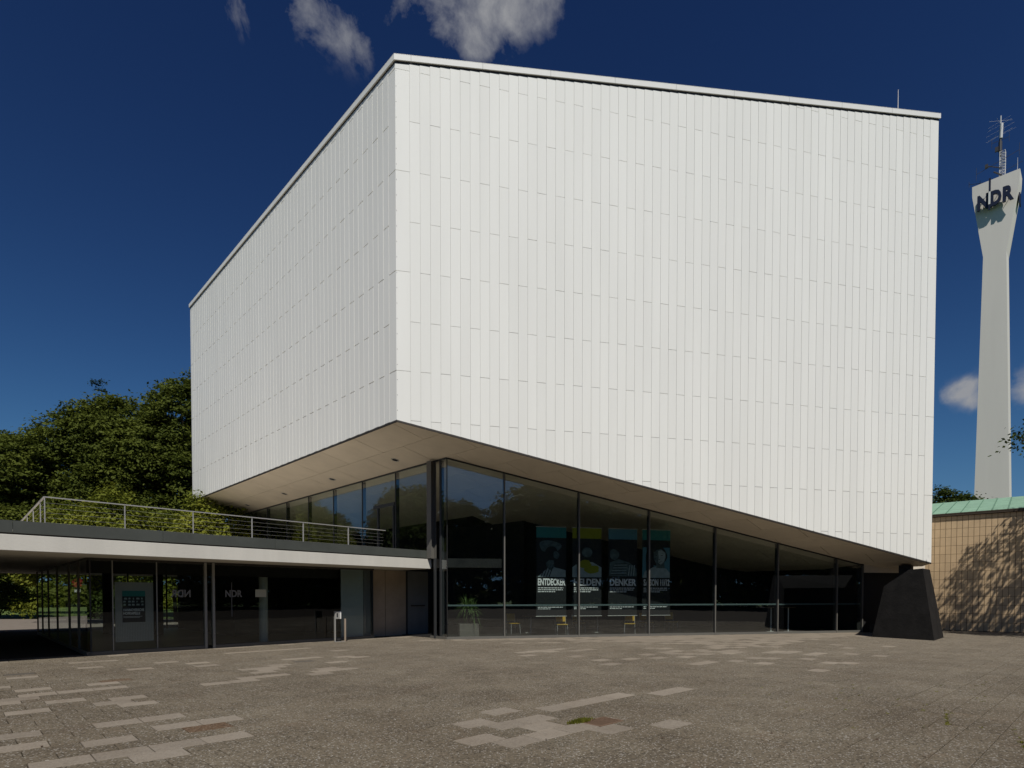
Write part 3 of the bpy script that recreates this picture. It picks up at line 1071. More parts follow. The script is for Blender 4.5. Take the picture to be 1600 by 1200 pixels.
mb.box(Vector((16.72, 24.85, zs)), Vector((0.38, 0.38, 0)), Vector((-0.3, 0.3, 0)), UP * (soffit_z((16.75, 25.1)) - zs))
mb.build('bearing', 'black', pyl)
rear = MB()
rear.box(V3(G0 + R * 18.35 + NR * 0.35, -0.05), R * 0.75, NR * 0.5, UP * 0.42)
rear.build('rear_foot', 'black', pyl)
mb = MB()
mb.box(V3(G0 + R * 18.32, 0.0), R * 3.3, NR * -0.2, UP * 2.62)
mb.build('end_wall', 'black', hall)
mb = MB()
mb.box(V3(G0 + R * 18.32, 2.62) + NR * 0.02, R * 3.3, NR * -0.2, UP * 0.42)
mb.build('end_band', 'soffit', hall)
# ------------------------------------------------------------------ entrance pavilion with roof terrace
pav = thing('entrance_pavilion', 'low glazed entrance pavilion with concrete canopy and roof terrace', 'building', (-11.28, 15.70, 0))
FAR = -34.0
a, b = F0 + C * FAR, F0 + C * -0.02
DEP = 17.6
mb = MB()
inn = L
back = L * DEP
a2 = a + W * 0.0
mb.prism([V3(a, 2.62), V3(b, 2.62), V3(b + back, 2.62), V3(a + back, 2.62)], UP * 0.36)
mb.build('roof_slab', 'concrete', pav, bevel=0.008)
mb = MB()
mb.prism([V3(a + W * 0.06, 2.98), V3(b + W * 0.06, 2.98), V3(b + W * 0.12, 2.98), V3(a + W * 0.12, 2.98)], UP * 0.05)
mb.build('parapet_gap', 'shadow_gap', pav)
step = 3.05
s = 0.0
while s > FAR + 0.1:
    s1 = max(s - step, FAR)
    mb = MB()
    p, q = F0 + C * (s - 0.004) + W * 0.02, F0 + C * (s1 + 0.004) + W * 0.02
    if s == 0:
        p = F0 + C * -0.03 + W * 0.02
    mb.prism([V3(q, 3.02), V3(p, 3.02), V3(p + W * 0.03, 3.02), V3(q + W * 0.03, 3.02)], UP * 0.265)
    mb.prism([V3(q, 3.285), V3(p, 3.285), V3(p + W * 0.22, 3.285), V3(q + W * 0.22, 3.285)], UP * 0.012)
    mb.build('parapet_sheet', 'parapet', pav)
    s = s1
mb = MB()
mb.prism([V3(a + W * 0.24, 2.984), V3(b + W * 0.24, 2.984), V3(b + back, 2.984), V3(a + back, 2.984)], UP * 0.05)
M['gravel'] = mat('pale terrace gravel', (0.55, 0.50, 0.42), rough=0.95, var=0.15, vscale=6)
mb.build('terrace_floor', 'gravel', pav)

# railing
rl = MB()
r0 = F0 + W * 0.15
zr = 3.92
c1 = r0 + C * -11.6
rl.box(V3(c1, zr - 0.02) + W * -0.02, C * 9.6, W * 0.04, UP * 0.022)
rl.box(V3(c1, zr - 0.02) + C * -0.02, L * 14.5, C * 0.04, UP * 0.022)
rail = rl.build('railing', 'steel', pav)
posts = [r0 + C * (-11.6 + 1.62 * k) for k in range(6)]
posts += [c1 + L * (0.9 + 1.7 * k) for k in range(9)]
for p in posts:
    mb = MB()
    mb.box(V3(p, 2.99) + C * -0.008 + W * -0.025, C * 0.016, W * 0.05, UP * (zr - 3.025))
    mb.build('railing_post', 'steel', rail)
for k in range(6):
    z = 3.20 + k * 0.115
    mb = MB()
    mb.tube(V3(c1, z), V3(c1 + C * 9.5, z), 0.0019, 0.0019, 5)
    mb.tube(V3(c1, z), V3(c1 + L * 14.3, z), 0.0019, 0.0019, 5)
    mb.build('cable', 'steel', rail)


def pane(A, D, s0, s1, z0, z1, m='glass2', name='window_pane', off=0.0):
    mb = MB()
    n_ = Vector((D.y, -D.x, 0))
    p, q = A + D * s0 + n_ * off, A + D * s1 + n_ * off
    mb.poly([V3(p, z0), V3(q, z0), V3(q, z1), V3(p, z1)])
    return mb.build(name, m, pav)


ZT = 2.56
for s0, s1 in ((0.09, 0.58), (0.58, 1.66), (1.66, 2.97), (2.97, 3.20), (3.20, 4.68), (4.68, 6.18), (6.18, 7.66), (7.66, 9.0)):
    pane(S0, C, s0 + 0.006, s1 - 0.006, 0.10, ZT)
OUT = Vector((C.y, -C.x, 0))          # outward from the pavilion front
for s, m_, wd in ((0.07, 'frame', 0.03), (0.58, 'fin', 0.025), (1.66, 'fin', 0.025)):
    mb = MB()
    mb.box(V3(S0 + C * (s - wd / 2), 0.0) + OUT * -0.02, C * wd, OUT * 0.04, UP * 2.58)
    mb.build('mullion', m_, pav)
for s in (2.97, 3.20):
    mb = MB()
    mb.box(V3(S0 + C * (s - 0.035), 0.0) + OUT * -0.04, C * 0.07, OUT * 0.10, UP * 2.60)
    mb.build('door_post', 'fin', pav)
mb = MB()
mb.box(V3(S0 + C * 0.0, 0.0) + OUT * -0.06, C * 2.93, OUT * 0.12, UP * 0.10)
mb.box(V3(S0 + C * 3.24, 0.0) + OUT * -0.06, C * 5.76, OUT * 0.12, UP * 0.10)
mb.box(V3(S0 + C * -0.04, 0.0) + OUT * 0.06, C * 0.12, L * 12.3, UP * 0.098)
mb.build('sill', 'post', pav, bevel=0.004)
mb = MB()
mb.box(V3(S0 + C * 0.02, 2.56) + OUT * -0.03, C * 9.0, OUT * 0.06, UP * 0.058)
mb.box(V3(S0, 2.56), C * 0.05, L * 12.2, UP * 0.058)
mb.build('head_frame', 'shadow_gap', pav)
# deep dark head band inside the glass
mb = MB()
mb.box(V3(S0 + C * 0.10, 2.22) + OUT * -0.35, C * 8.8, OUT * -0.05, UP * 0.36)
mb.box(V3(S0 + C * 0.10, 2.22) + OUT * -0.35, C * 0.05, L * 1.2, UP * 0.36)
mb.build('head_panel', 'dark_wall', pav)
# left side glass
sd = [0.03, 1.3, 3.1, 5.9, 8.4, 10.4, 12.2]
for s0, s1 in zip(sd[:-1], sd[1:]):
    pane(S0, L, s0 + 0.006, s1 - 0.006, 0.10, ZT)
for s in sd[1:]:
    mb = MB()
    for e in (0, 0.24):
        mb.box(V3(S0 + L * (s + e), 0.0) + NL * -0.015, L * 0.05, NL * 0.03, UP * 2.6)
    mb.build('mullion', 'post', pav)
bk = S0 + L * 12.3
for k in range(5):
    pane(bk, C, 0.1 + 1.6 * k, 1.6 + 1.6 * k, 0.1, ZT)
    mb = MB()
    mb.box(V3(bk + C * (1.64 + 1.6 * k), 0), C * 0.06, W * 0.06, UP * 2.6)
    mb.build('mullion', 'frame', pav)
mb = MB()
poly = [S0 + C * 0.1 + L * 0.05, S0 + C * 8.9 + L * 0.05, S0 + C * 8.9 + L * 12.2, S0 + L * 12.2 + C * 0.1]
mb.prism([V3(p, 0.002) for p in poly], UP * 0.06)
mb.build('floor', 'dark_floor', pav)
mb = MB()
p = S0 + C * 5.25 + L * 4.2
mb.box(V3(p, 0.06), C * 6.2, L * 0.2, UP * 2.54)
mb.box(V3(p, 0.06) + L * 0.21, C * 0.2, L * 7.5, UP * 2.54)
mb.build('inner_wall', 'dark_wall', pav)
mb = MB()
p = S0 + C * 5.02 + W * 0.55
mb.tube(V3(p, 0.06), V3(p, 2.615), 0.14, 0.14, 24)
M['column'] = mat('green grey column', (0.34, 0.37, 0.33), rough=0.6)
mb.build('round_column', 'column', pav, smooth=False)
for (a_, b_) in ((3.9, 7.2), (2.7, 9.3)):
    mb = MB()
    p = S0 + C * a_ + W * b_
    mb.tube(V3(p, 0.06), V3(p, 2.615), 0.17, 0.17, 20)
    mb.build('round_column', 'dark_wall', pav)
# blue grey panel behind the last pane, return and recessed entrance wall
mb = MB()
mb.box(V3(S0 + C * 7.70 + W * 0.12, 0.07), C * 0.93, W * 0.04, UP * 2.49)
mb.build('wall_panel', 'bluegrey', pav)
mb = MB()
mb.box(V3(S0 + C * 8.66 + W * 0.14, 0.07), C * 0.31, W * 0.04, UP * 2.49)
mb.build('wall_panel', 'doorgrey', pav)
mb = MB()
mb.box(V3(S0 + C * 8.98, 0.0) + OUT * -0.01, W * 0.46, C * 0.025, UP * 2.58)
mb.build('return_frame', 'frame', pav)
RB = S0 + W * 0.48
for s0, s1 in ((8.99, 9.88), (9.90, 10.90)):
    mb = MB()
    mb.box(V3(RB + C * s0, 0.01), C * (s1 - s0), W * 0.05, UP * 2.60)
    mb.build('entrance_wall_panel', 'bronze', pav)
mb = MB()
mb.box(V3(RB + C * 10.91, 0.0) + OUT * 0.02, C * 0.07, W * 0.07, UP * 2.61)
mb.build('door_jamb', 'frame', pav)
mb = MB()
mb.box(V3(RB + C * 10.99, 0.03), C * 1.08, W * 0.05, UP * 2.58)
dl = mb.build('door_leaf', 'doorgrey', pav)
mb = MB()
mb.box(V3(RB + C * 11.12, 1.17) + OUT * 0.05, C * 0.72, OUT * 0.03, UP * 0.05)
mb.box(V3(RB + C * 11.16, 1.18) + OUT * 0.001, C * 0.03, OUT * 0.05, UP * 0.03)
mb.box(V3(RB + C * 11.80, 1.18) + OUT * 0.001, C * 0.03, OUT * 0.05, UP * 0.03)
mb.build('push_bar', 'shadow_gap', dl)
mb = MB()
mb.box(V3(RB + C * 10.95, 0.0) + OUT * 0.10, C * 1.0, OUT * 0.30, UP * 0.012)
mb.build('door_mat', 'black', pav)

# lettering on the glass
def logo(parent, s0, s1, z0, z1, bar=None, mirror=False, off=0.006, m_='film'):
    mb = MB()
    text_mesh(mb, 'NDR', V3(S0 + C * s0, z0) + OUT * off, C, UP, s1 - s0, z1 - z0, 0.004, 0.03, mirror)
    if bar:
        mb.box(V3(S0 + C * (s0 + (s1 - s0) * (0.36 if not mirror else 0.62)), bar[0]) + OUT * off, C * 0.016, OUT * 0.005, UP * (bar[1] - bar[0]))
    return mb.build('glass_lettering', m_, parent)


logo(pav, 3.56, 4.08, 1.56, 1.78, (0.95, 2.02))
logo(pav, 2.02, 2.56, 1.56, 1.78, None, True)
mb = MB()
mb.box(V3(S0 + C * 4.50, 1.56) + OUT * 0.004, C * 0.36, OUT * 0.003, UP * 0.245)
tag(mb.build('notice_sheet', 'cream'), 'small blank cream notice stuck on the dark glass beside the round column', 'notice')

# poster board behind the glass
brd = thing('notice_board', 'grey pin board behind the pavilion glass holding one concert poster', 'notice board', tuple(S0 + C * 1.1 + W * 0.12))
mb = MB()
mb.box(V3(S0 + C * 0.66 + W * 0.10, 0.32), C * 0.94, W * 0.03, UP * 1.66)
mb.build('board_panel', 'board', brd)
mb = MB()
for i in range(22):
    for j in range(14):
        q = V3(S0 + C * (0.70 + i * 0.040) + W * 0.098, 0.36 + j * 0.035)
        mb.box(q, C * 0.010, W * 0.001, UP * 0.010)
o = mb.build('pin_holes', 'black', brd)
o['kind'] = 'stuff'
pb = S0 + W * 0.092
poster = MB()
poster.box(V3(pb + C * 0.83, 0.86), C * 0.56, W * 0.004, UP * 0.84)
ps = tag(poster.build('concert_poster', 'print_black'), 'black concert poster with teal header pinned to the grey board', 'poster')
mb = MB()
mb.box(V3(pb + C * 0.83, 1.585) + OUT * 0.003, C * 0.56, OUT * 0.002, UP * 0.155)
mb.build('header_band', 'teal', ps)
mb = MB()
random.seed(3)
for j in range(3):
    for i in range(5):
        x = 0.86 + i * 0.105 + random.uniform(-0.015, 0.015)
        z = 1.33 + j * 0.085
        w_ = random.uniform(0.03, 0.085)
        mb.prism([V3(pb + C * x, z) + OUT * 0.003, V3(pb + C * (x + w_), z + random.uniform(-0.01, 0.01)) + OUT * 0.003, V3(pb + C * (x + w_ * 0.9), z + 0.045) + OUT * 0.003, V3(pb + C * (x + 0.01), z + 0.05) + OUT * 0.003], OUT * 0.002)
mb.build('printed_shapes', 'print_pale', ps)
mb = MB()
text_mesh(mb, 'HANNOVERSCHE', V3(pb + C * 0.85, 1.17) + OUT * 0.003, C, UP, 0.51, 0.075, 0.002, 0.03)
text_mesh(mb, 'HOFKAPELLE', V3(pb + C * 0.85, 1.075) + OUT * 0.003, C, UP, 0.41, 0.075, 0.002, 0.03)
mb.box(V3(pb + C * 0.85, 1.02) + OUT * 0.003, C * 0.46, OUT * 0.001, UP * 0.008)
mb.box(V3(pb + C * 0.85, 0.99) + OUT * 0.003, C * 0.40, OUT * 0.001, UP * 0.008)
mb.build('poster_lettering', 'letter_white', ps)

# stainless ashtray stand / bin in front of the entrance
sp_ = Vector((-6.08, 20.45, 0))
asht = thing('ash_bin', 'stainless steel ash bin on two flat legs by the entrance glass', 'ash bin', tuple(sp_))
for k in (0, 1):
    mb = MB()
    mb.box(V3(sp_ + C * (-0.05 + k * 0.40), 0.0), C * 0.03, W * 0.07, UP * (1.07 if k == 0 else 0.80))
    mb.build('leg', 'bronze' if k else 'steel', asht)
mb = MB()
mb.box(V3(sp_ + C * -0.05, 0.0), C * 0.43, W * 0.07, UP * 0.012)
mb.build('foot_plate', 'steel', asht)
mb = MB()
mb.box(V3(sp_ + C * -0.018, 0.80) + W * -0.02, C * 0.15, W * 0.13, UP * 0.26)
bx = mb.build('bin_box', 'steel', asht, bevel=0.008)
mb = MB()
mb.box(V3(sp_ + C * 0.0, 0.86) + W * -0.024, C * 0.05, W * 0.003, UP * 0.14)
mb.build('slot', 'black', bx)
mb = MB()
q = sp_ + C * 0.16 + W * 0.03
ring = [(0.05, 0.80), (0.052, 0.83), (0.052, 1.03), (0.045, 1.06), (0.02, 1.065)]
for (r0_, z0), (r1_, z1) in zip(ring[:-1], ring[1:]):
    mb.tube(V3(q, z0), V3(q, z1), r0_, r1_, 20, cap=True)
mb.build('ash_tube', 'white', asht)
mb = MB()
mb.tube(V3(sp_ + C * 0.26 + W * 0.3, 0.0), V3(sp_ + C * 0.26 + W * 0.3, 0.07), 0.10, 0.10, 20)
mb.tube(V3(sp_ + C * 0.26 + W * 0.3, 0.07), V3(sp_ + C * 0.26 + W * 0.3, 0.085), 0.10, 0.085, 20)
mb.build('base_weight', 'black', asht)

# ------------------------------------------------------------------ banners inside the foyer
random.seed(11)
BN = NR * -1.0
GRP = 'tall concert banners hanging behind the foyer glass'


def banner(s0, s1, text, head, label, art, depth=0.80):
    b0 = G0 + NR * -depth
    w_ = s1 - s0
    z0, z1 = 0.80, 4.32
    b = thing('banner', label, 'banner', tuple(V3(b0 + R * (s0 + s1) / 2, 0.8)), GRP)
    mb = MB()
    mb.box(V3(b0 + R * s0, z0), R * w_, NR * -0.006, UP * (z1 - z0))
    mb.build('cloth', 'print_black', b)
    mb = MB()
    mb.box(V3(b0 + R * s0, z1 - 0.42) + NR * 0.001, R * w_, NR * 0.002, UP * 0.42)
    mb.build('header_band', head, b)
    art(b, b0, s0, w_)
    mb = MB()
    tw = w_ * 0.92
    text_mesh(mb, text, V3(b0 + R * (s0 + w_ * 0.05), 2.01) + NR * 0.012, R, UP, tw, 0.28, 0.003, 0.035)
    for k, f in enumerate((0.92, 0.9, 0.62)):
        x = 0.0
        while x < f * tw:
            l_ = random.uniform(0.05, 0.16)
            mb.box(V3(b0 + R * (s0 + w_ * 0.05 + x), 1.90 - 0.075 * k) + NR * 0.012, R * min(l_, f * tw - x + 0.01), NR * 0.002, UP * 0.032)
            x += l_ + 0.022
    for k, f in enumerate((0.92, 0.9, 0.45)):
        x = 0.0
        while x < f * tw:
            l_ = random.uniform(0.05, 0.16)
            mb.box(V3(b0 + R * (s0 + w_ * 0.05 + x), 1.20 - 0.065 * k) + NR * 0.012, R * min(l_, f * tw - x + 0.01), NR * 0.002, UP * 0.026)
            x += l_ + 0.022
    mb.build('banner_lettering', 'letter_white', b)
    mb = MB()
    mb.tube(V3(b0 + R * (s0 - 0.02), 0.79), V3(b0 + R * (s1 + 0.02), 0.79), 0.014, 0.014, 8)
    mb.tube(V3(b0 + R * (s0 - 0.02), 4.33), V3(b0 + R * (s1 + 0.02), 4.33), 0.014, 0.014, 8)
    mb.build('hanging_rod', 'steel', b)
    mb = MB()
    for f in (0.1, 0.9):
        p = b0 + R * (s0 + w_ * f)
        mb.tube(V3(p, 4.33), V3(p, soffit_z(p)), 0.003, 0.003, 4)
    mb.build('hanging_wire', 'steel', b)


def shape(b, b0, pts, m_, lift, s0, w_, name='printed_shape'):
    mb = MB()
    mb.prism([V3(b0 + R * (s0 + w_ * x), z) + NR * lift for x, z in pts], NR * 0.0015)
    mb.build(name, m_, b)


def blob(cx, cz, rx, rz, n=24, a0=0, wob=0.0, seed=0):
    r = random.Random(seed)
    ph = r.uniform(0, 6)
    return [(cx + rx * (1 + wob * math.sin(3 * t + ph)) * math.cos(t), cz + rz * (1 + wob * math.cos(2 * t + ph)) * math.sin(t)) for t in [2 * math.pi * k / n for k in range(n)]]


def art1(b, b0, s0, w_):
    shape(b, b0, [(0.04, 2.35), (0.45, 2.78), (0.98, 2.62), (0.98, 2.35)], 'print_pale', 0.004, s0, w_)
    shape(b, b0, blob(0.45, 3.55, 0.36, 0.26, wob=0.12, seed=1), 'print_mid', 0.004, s0, w_)
    shape(b, b0, blob(0.50, 3.30, 0.20, 0.28, wob=0.06, seed=2), 'print_black', 0.006, s0, w_)
    shape(b, b0, blob(0.66, 3.22, 0.10, 0.15, wob=0.1, seed=3), 'print_mid', 0.008, s0, w_)
    shape(b, b0, [(0.32, 2.9), (0.42, 3.02), (0.58, 3.0), (0.6, 2.75), (0.5, 2.6), (0.36, 2.7)], 'print_mid', 0.008, s0, w_)
    for k in range(4):
        x = 0.14 + 0.09 * k
        shape(b, b0, [(x, 2.36), (x + 0.03, 2.36), (x + 0.18, 2.85), (x + 0.16, 2.86)], 'print_black', 0.008, s0, w_)


def art2(b, b0, s0, w_):
    shape(b, b0, [(0.0, 2.35), (0.0, 2.75), (0.3, 3.0), (0.7, 2.95), (1.0, 2.75), (1.0, 2.35)], 'print_pale', 0.004, s0, w_)
    shape(b, b0, blob(0.42, 2.88, 0.24, 0.15, wob=0.15, seed=5), 'lime', 0.006, s0, w_)
    shape(b, b0, blob(0.68, 2.66, 0.26, 0.16, wob=0.15, seed=6), 'lime', 0.008, s0, w_)
    shape(b, b0, blob(0.5, 3.35, 0.18, 0.2, seed=7), 'print_mid', 0.004, s0, w_)


def art3(b, b0, s0, w_):
    shape(b, b0, blob(0.2, 3.28, 0.16, 0.22, wob=0.1, seed=8), 'print_mid', 0.004, s0, w_)
    shape(b, b0, [(0.02, 2.4), (0.05, 2.95), (0.35, 3.1), (0.75, 2.95), (0.98, 2.7), (0.98, 2.4)], 'print_mid', 0.004, s0, w_)
    for k in range(9):
        z = 2.45 + k * 0.055
        shape(b, b0, [(0.06 + 0.02 * k, z), (0.62 + 0.03 * (k % 3), z + 0.02), (0.62, z + 0.035), (0.06 + 0.02 * k, z + 0.02)], 'print_pale' if k % 2 else 'print_black', 0.006, s0, w_)
    for k in range(3):
        shape(b, b0, [(0.68 + 0.09 * k, 2.42), (0.71 + 0.09 * k, 2.42), (0.76 + 0.08 * k, 2.85), (0.73 + 0.08 * k, 2.86)], 'print_pale', 0.007, s0, w_)


def art4(b, b0, s0, w_):
    """a smiling woman's head and bare shoulders, dark hair"""
    shape(b, b0, [(0.0, 2.35), (0.02, 3.6), (0.98, 3.6), (0.98, 2.35)], 'blue_print', 0.003, s0, w_)
    shape(b, b0, blob(0.50, 3.28, 0.38, 0.42, wob=0.05, seed=9), 'print_black', 0.005, s0, w_)
    shape(b, b0, [(0.14, 2.55), (0.12, 3.2), (0.35, 3.3), (0.42, 2.7)], 'print_black', 0.0055, s0, w_)
    shape(b, b0, [(0.02, 2.35), (0.10, 2.62), (0.38, 2.78), (0.62, 2.84), (0.86, 2.72), (0.98, 2.55), (0.98, 2.35)], 'print_pale', 0.006, s0, w_)
    shape(b, b0, [(0.50, 2.75), (0.50, 3.0), (0.78, 3.0), (0.80, 2.75)], 'print_mid', 0.0075, s0, w_)
    shape(b, b0, [(0.40, 3.40), (0.41, 3.12), (0.48, 2.96), (0.58, 2.86), (0.68, 2.87), (0.78, 3.0), (0.84, 3.2), (0.83, 3.40), (0.66, 3.54), (0.52, 3.50)], 'print_mid', 0.009, s0, w_)
    shape(b, b0, [(0.56, 3.46), (0.58, 3.14), (0.56, 2.98), (0.66, 2.89), (0.76, 3.0), (0.82, 3.2), (0.81, 3.38), (0.68, 3.50)], 'print_pale', 0.010, s0, w_)
    for x, wd in ((0.49, 0.035), (0.69, 0.045)):
        shape(b, b0, blob(x, 3.27, wd, 0.014, 12), 'print_black', 0.0125, s0, w_)
    shape(b, b0, [(0.62, 3.345), (0.70, 3.365), (0.77, 3.34), (0.70, 3.355)], 'print_black', 0.0125, s0, w_)
    shape(b, b0, [(0.57, 3.10), (0.63, 3.09), (0.60, 3.13)], 'print_black', 0.0125, s0, w_)
    shape(b, b0, [(0.52, 3.03), (0.60, 3.00), (0.71, 3.045), (0.61, 2.975)], 'print_black', 0.0125, s0, w_)


banner(3.62, 4.86, 'ENTDECKER', 'teal', 'leftmost tall banner reading ENTDECKER under a teal header', art1)
banner(5.12, 6.36, 'HELDEN', 'lime', 'tall banner reading HELDEN under a lime green header', art2)
banner(6.66, 7.92, 'DENKER', 'blue_print', 'tall banner reading DENKER under a steel blue header', art3)
banner(8.15, 9.42, 'SAISON 11/12', 'teal', 'tall banner reading SAISON 11/12 with a smiling dark haired woman', art4)

# chairs and tables inside
def leg_at(mb, p, q, r=0.011):
    mb.tube(p, q, r, r, 6)


def chair(loc, ang, label, m_='yellow'):
    t = thing('foyer_chair', label, 'chair', tuple(loc), 'yellow seated chairs in the foyer')
    x = Vector((math.cos(ang), math.sin(ang), 0))
    y = Vector((-x.y, x.x, 0))
    loc = Vector(loc)
    mb = MB()
    mb.box(loc - x * 0.22 - y * 0.22 + UP * 0.43, x * 0.44, y * 0.43, UP * 0.03)
    mb.build('seat', m_, t, bevel=0.008)
    mb = MB()
    mb.prism([loc - x * 0.21 + y * 0.20 + UP * 0.55, loc + x * 0.21 + y * 0.20 + UP * 0.55, loc + x * 0.20 + y * 0.25 + UP * 0.85, loc - x * 0.20 + y * 0.25 + UP * 0.85], y * 0.02)
    mb.build('backrest', m_, t, bevel=0.006)
    for sx in (-1, 1):
        for sy in (-1, 1):
            mb = MB()
            leg_at(mb, loc + x * 0.2 * sx + y * 0.19 * sy + UP * 0.43, loc + x * 0.22 * sx + y * 0.23 * sy + UP * 0.034)
            if sy > 0:
                leg_at(mb, loc + x * 0.2 * sx + y * 0.19 * sy + UP * 0.43, loc + x * 0.2 * sx + y * 0.25 + UP * 0.8)
            mb.build('leg', 'steel', t)
    return t


chair(G0 + R * 3.1 + NR * -2.5 + UP * 0.0, 0.5, 'yellow chair nearest the potted yucca below the first banner')
chair(G0 + R * 4.78 + NR * -1.12, 0.1, 'yellow chair under the ENTDECKER banner')
chair(G0 + R * 5.9 + NR * -2.2, 0.3, 'yellow chair under the HELDEN banner')
chair(G0 + R * 7.75 + NR * -1.10, -0.2, 'yellow chair under the DENKER banner')
chair(G0 + R * 8.9 + NR * -1.9, 0.4, 'yellow chair under the SAISON banner')
chair(G0 + R * 10.3 + NR * -2.3, 0.2, 'yellow chair standing right of the last banner')


def table(loc, h, r, label, gname):
    t = thing('pedestal_table', label, 'table', tuple(loc), gname)
    loc = Vector(loc)
    mb = MB()
    mb.tube(loc + UP * h, loc + UP * (h + 0.025), r, r, 28)
    mb.build('table_top', 'wood', t)
    mb = MB()
    mb.tube(loc + UP * 0.05, loc + UP * h, 0.022, 0.022, 10)
    mb.build('stem', 'white', t)
    mb = MB()
    mb.tube(loc + UP * 0.034, loc + UP * 0.05, r * 0.7, r * 0.65, 24)
    mb.build('base', 'steel', t)


table(G0 + R * 14.35 + NR * -0.9, 1.08, 0.28, 'standing table with white stem left of its pair behind the foyer glass', 'standing tables in the foyer')
table(G0 + R * 15.15 + NR * -0.8, 1.08, 0.28, 'standing table with white stem nearest the dark end wall', 'standing tables in the foyer')
table(G0 + R * 6.8 + NR * -2.3, 0.72, 0.38, 'low round table between the yellow chairs', 'low tables in the foyer')
table(G0 + R * 3.9 + NR * -2.6, 0.72, 0.38, 'low round table beside the chair near the yucca', 'low tables in the foyer')

# potted yucca just inside the corner
yp = G0 + R * 0.85 + NR * -0.75
pot = thing('potted_yucca', 'spiky green yucca in a square planter behind the corner glass', 'plant', tuple(yp))
mb = MB()
mb.box(V3(yp, 0.034) - R * 0.32 - NR * 0.25, R * 0.75, NR * 0.5, UP * 0.5)
mb.build('planter', 'pot', pot, bevel=0.01)
mb = MB()
mb.tube(V3(yp, 0.5), V3(yp, 1.1), 0.035, 0.03, 8)
mb.tube(V3(yp + R * 0.12, 0.5), V3(yp + R * 0.2, 0.9), 0.03, 0.025, 8)
mb.build('stem', 'bark', pot)
mb = MB()
random.seed(5)
for k in range(150):
    a = random.uniform(0, 6.28)
    el = random.uniform(-0.5, 1.3)
    d = Vector((math.cos(a) * math.cos(el), math.sin(a) * math.cos(el), math.sin(el)))
    ln = random.uniform(0.45, 0.75)
    wv = d.cross(UP).normalized() * 0.014
    c0 = V3(yp, 1.1) if k % 3 else V3(yp + R * 0.2, 0.9)
    c1_ = c0 + d * ln * 0.5 + UP * 0.08
    c2_ = c0 + d * ln - UP * (0.30 * (1.2 - el) * 0.6)
    mb.poly([c0 - wv * 0.7, c0 + wv * 0.7, c1_ + wv, c1_ - wv])
    mb.poly([c1_ - wv, c1_ + wv, c2_])
mb.build('foliage', 'yucca', pot)

# arc lamp on the gallery
lp = G0 + L * 2.9 + NL * -1.2
al = thing('arc_lamp', 'slim arched lamp with small white head behind the upper glass', 'lamp', tuple(V3(lp, 3.0)))
mb = MB()
pts = [V3(lp, 3.0), V3(lp, 4.7)] + [V3(lp, 4.7) + L * (-0.9 * math.sin(t)) + UP * 0.35 * (1 - math.cos(2 * t)) * 0.5 for t in (0.3, 0.7, 1.1, 1.5)]
mb.path(pts, 0.012)
mb.build('lamp_arm', 'steel', al)
mb = MB()
mb.tube(pts[-1], pts[-1] - UP * 0.10, 0.03, 0.14, 16)
mb.build('lamp_head', 'white', al)

# ------------------------------------------------------------------ tiled building on the right
tw0 = Vector((20.0, 27.35, 0))
TD = Vector((-0.7507, 0.6606, 0))
TB = Vector((0.6606, 0.7507, 0))
til = thing('tiled_building', 'low building with sand coloured tile wall and green copper roof', 'building', (20.0, 27.35, 0))
EV = 5.26
mb = MB()
mb.box(V3(tw0 + TD * -14 + TB * 0.014, -0.05), TD * 24, TB * 0.3, UP * (EV + 0.05))
mb.build('wall', 'grout', til)
TWD, THT = 0.206, 0.3885
ti = {}
rest = MB()
ncol0 = int(-14 / TWD)
random.seed(21)
for i in range(ncol0, int(8 / TWD)):
    for j in range(14):
        z0, z1 = j * THT + 0.02, min((j + 1) * THT + 0.008, EV - 0.02)
        if z1 - z0 < 0.08:
            continue
        s0 = i * TWD
        p = V3(tw0 + TD * (s0 + 0.008), z0)
        inview = -2.75 < s0 < 1.45
        dz_ = random.uniform(-0.002, 0.002)
        if inview:
            key = round(z1 - z0, 3)
            if key not in ti:
                m_ = MB()
                m_.box((0, 0, 0), TD * (TWD - 0.016), TB * 0.013, UP * (z1 - z0))
                o = m_.build('wall_tile', 'tile', None)
                ti[key] = o
                o.parent = til
            else:
                o = ti[key].copy()
                SC.collection.objects.link(o)
            o.location = p - Vector(til.location) + TB * dz_
        else:
            rest.box(p + TB * dz_, TD * (TWD - 0.016), TB * 0.013, UP * (z1 - z0), random.uniform(-.5, .5))
o = rest.build('wall_tiles', 'tile', til, tint=True)
o['kind'] = 'stuff'
mb = MB()
e0 = tw0 + TB * -0.12
mb.box(V3(e0 + TD * -14, EV), TD * 24, TB * 0.13, UP * 0.07)
mb.box(V3(e0 + TD * -14, EV + 0.07) + TB * -0.01, TD * 24, TB * 0.06, UP * 0.05)
mb.build('gutter', 'gutter', til)
sl_ = 0.225
RUN = 5.2
rf = MB()
rf.prism([V3(e0 + TD * -14, EV + 0.075), V3(e0 + TD * 10, EV + 0.075), V3(e0 + TD * 10 + TB * RUN, EV + 0.075 + sl_ * RUN), V3(e0 + TD * -14 + TB * RUN, EV + 0.075 + sl_ * RUN)], UP * 0.02)
rf.prism([V3(e0 + TD * -14 + TB * RUN, 0), V3(e0 + TD * 10 + TB * RUN, 0), V3(e0 + TD * 10 + TB * RUN, EV + sl_ * RUN), V3(e0 + TD * -14 + TB * RUN, EV + sl_ * RUN)], TB * 0.1)
roof = rf.build('roof', 'copper_seam', til)
SH = 0.55
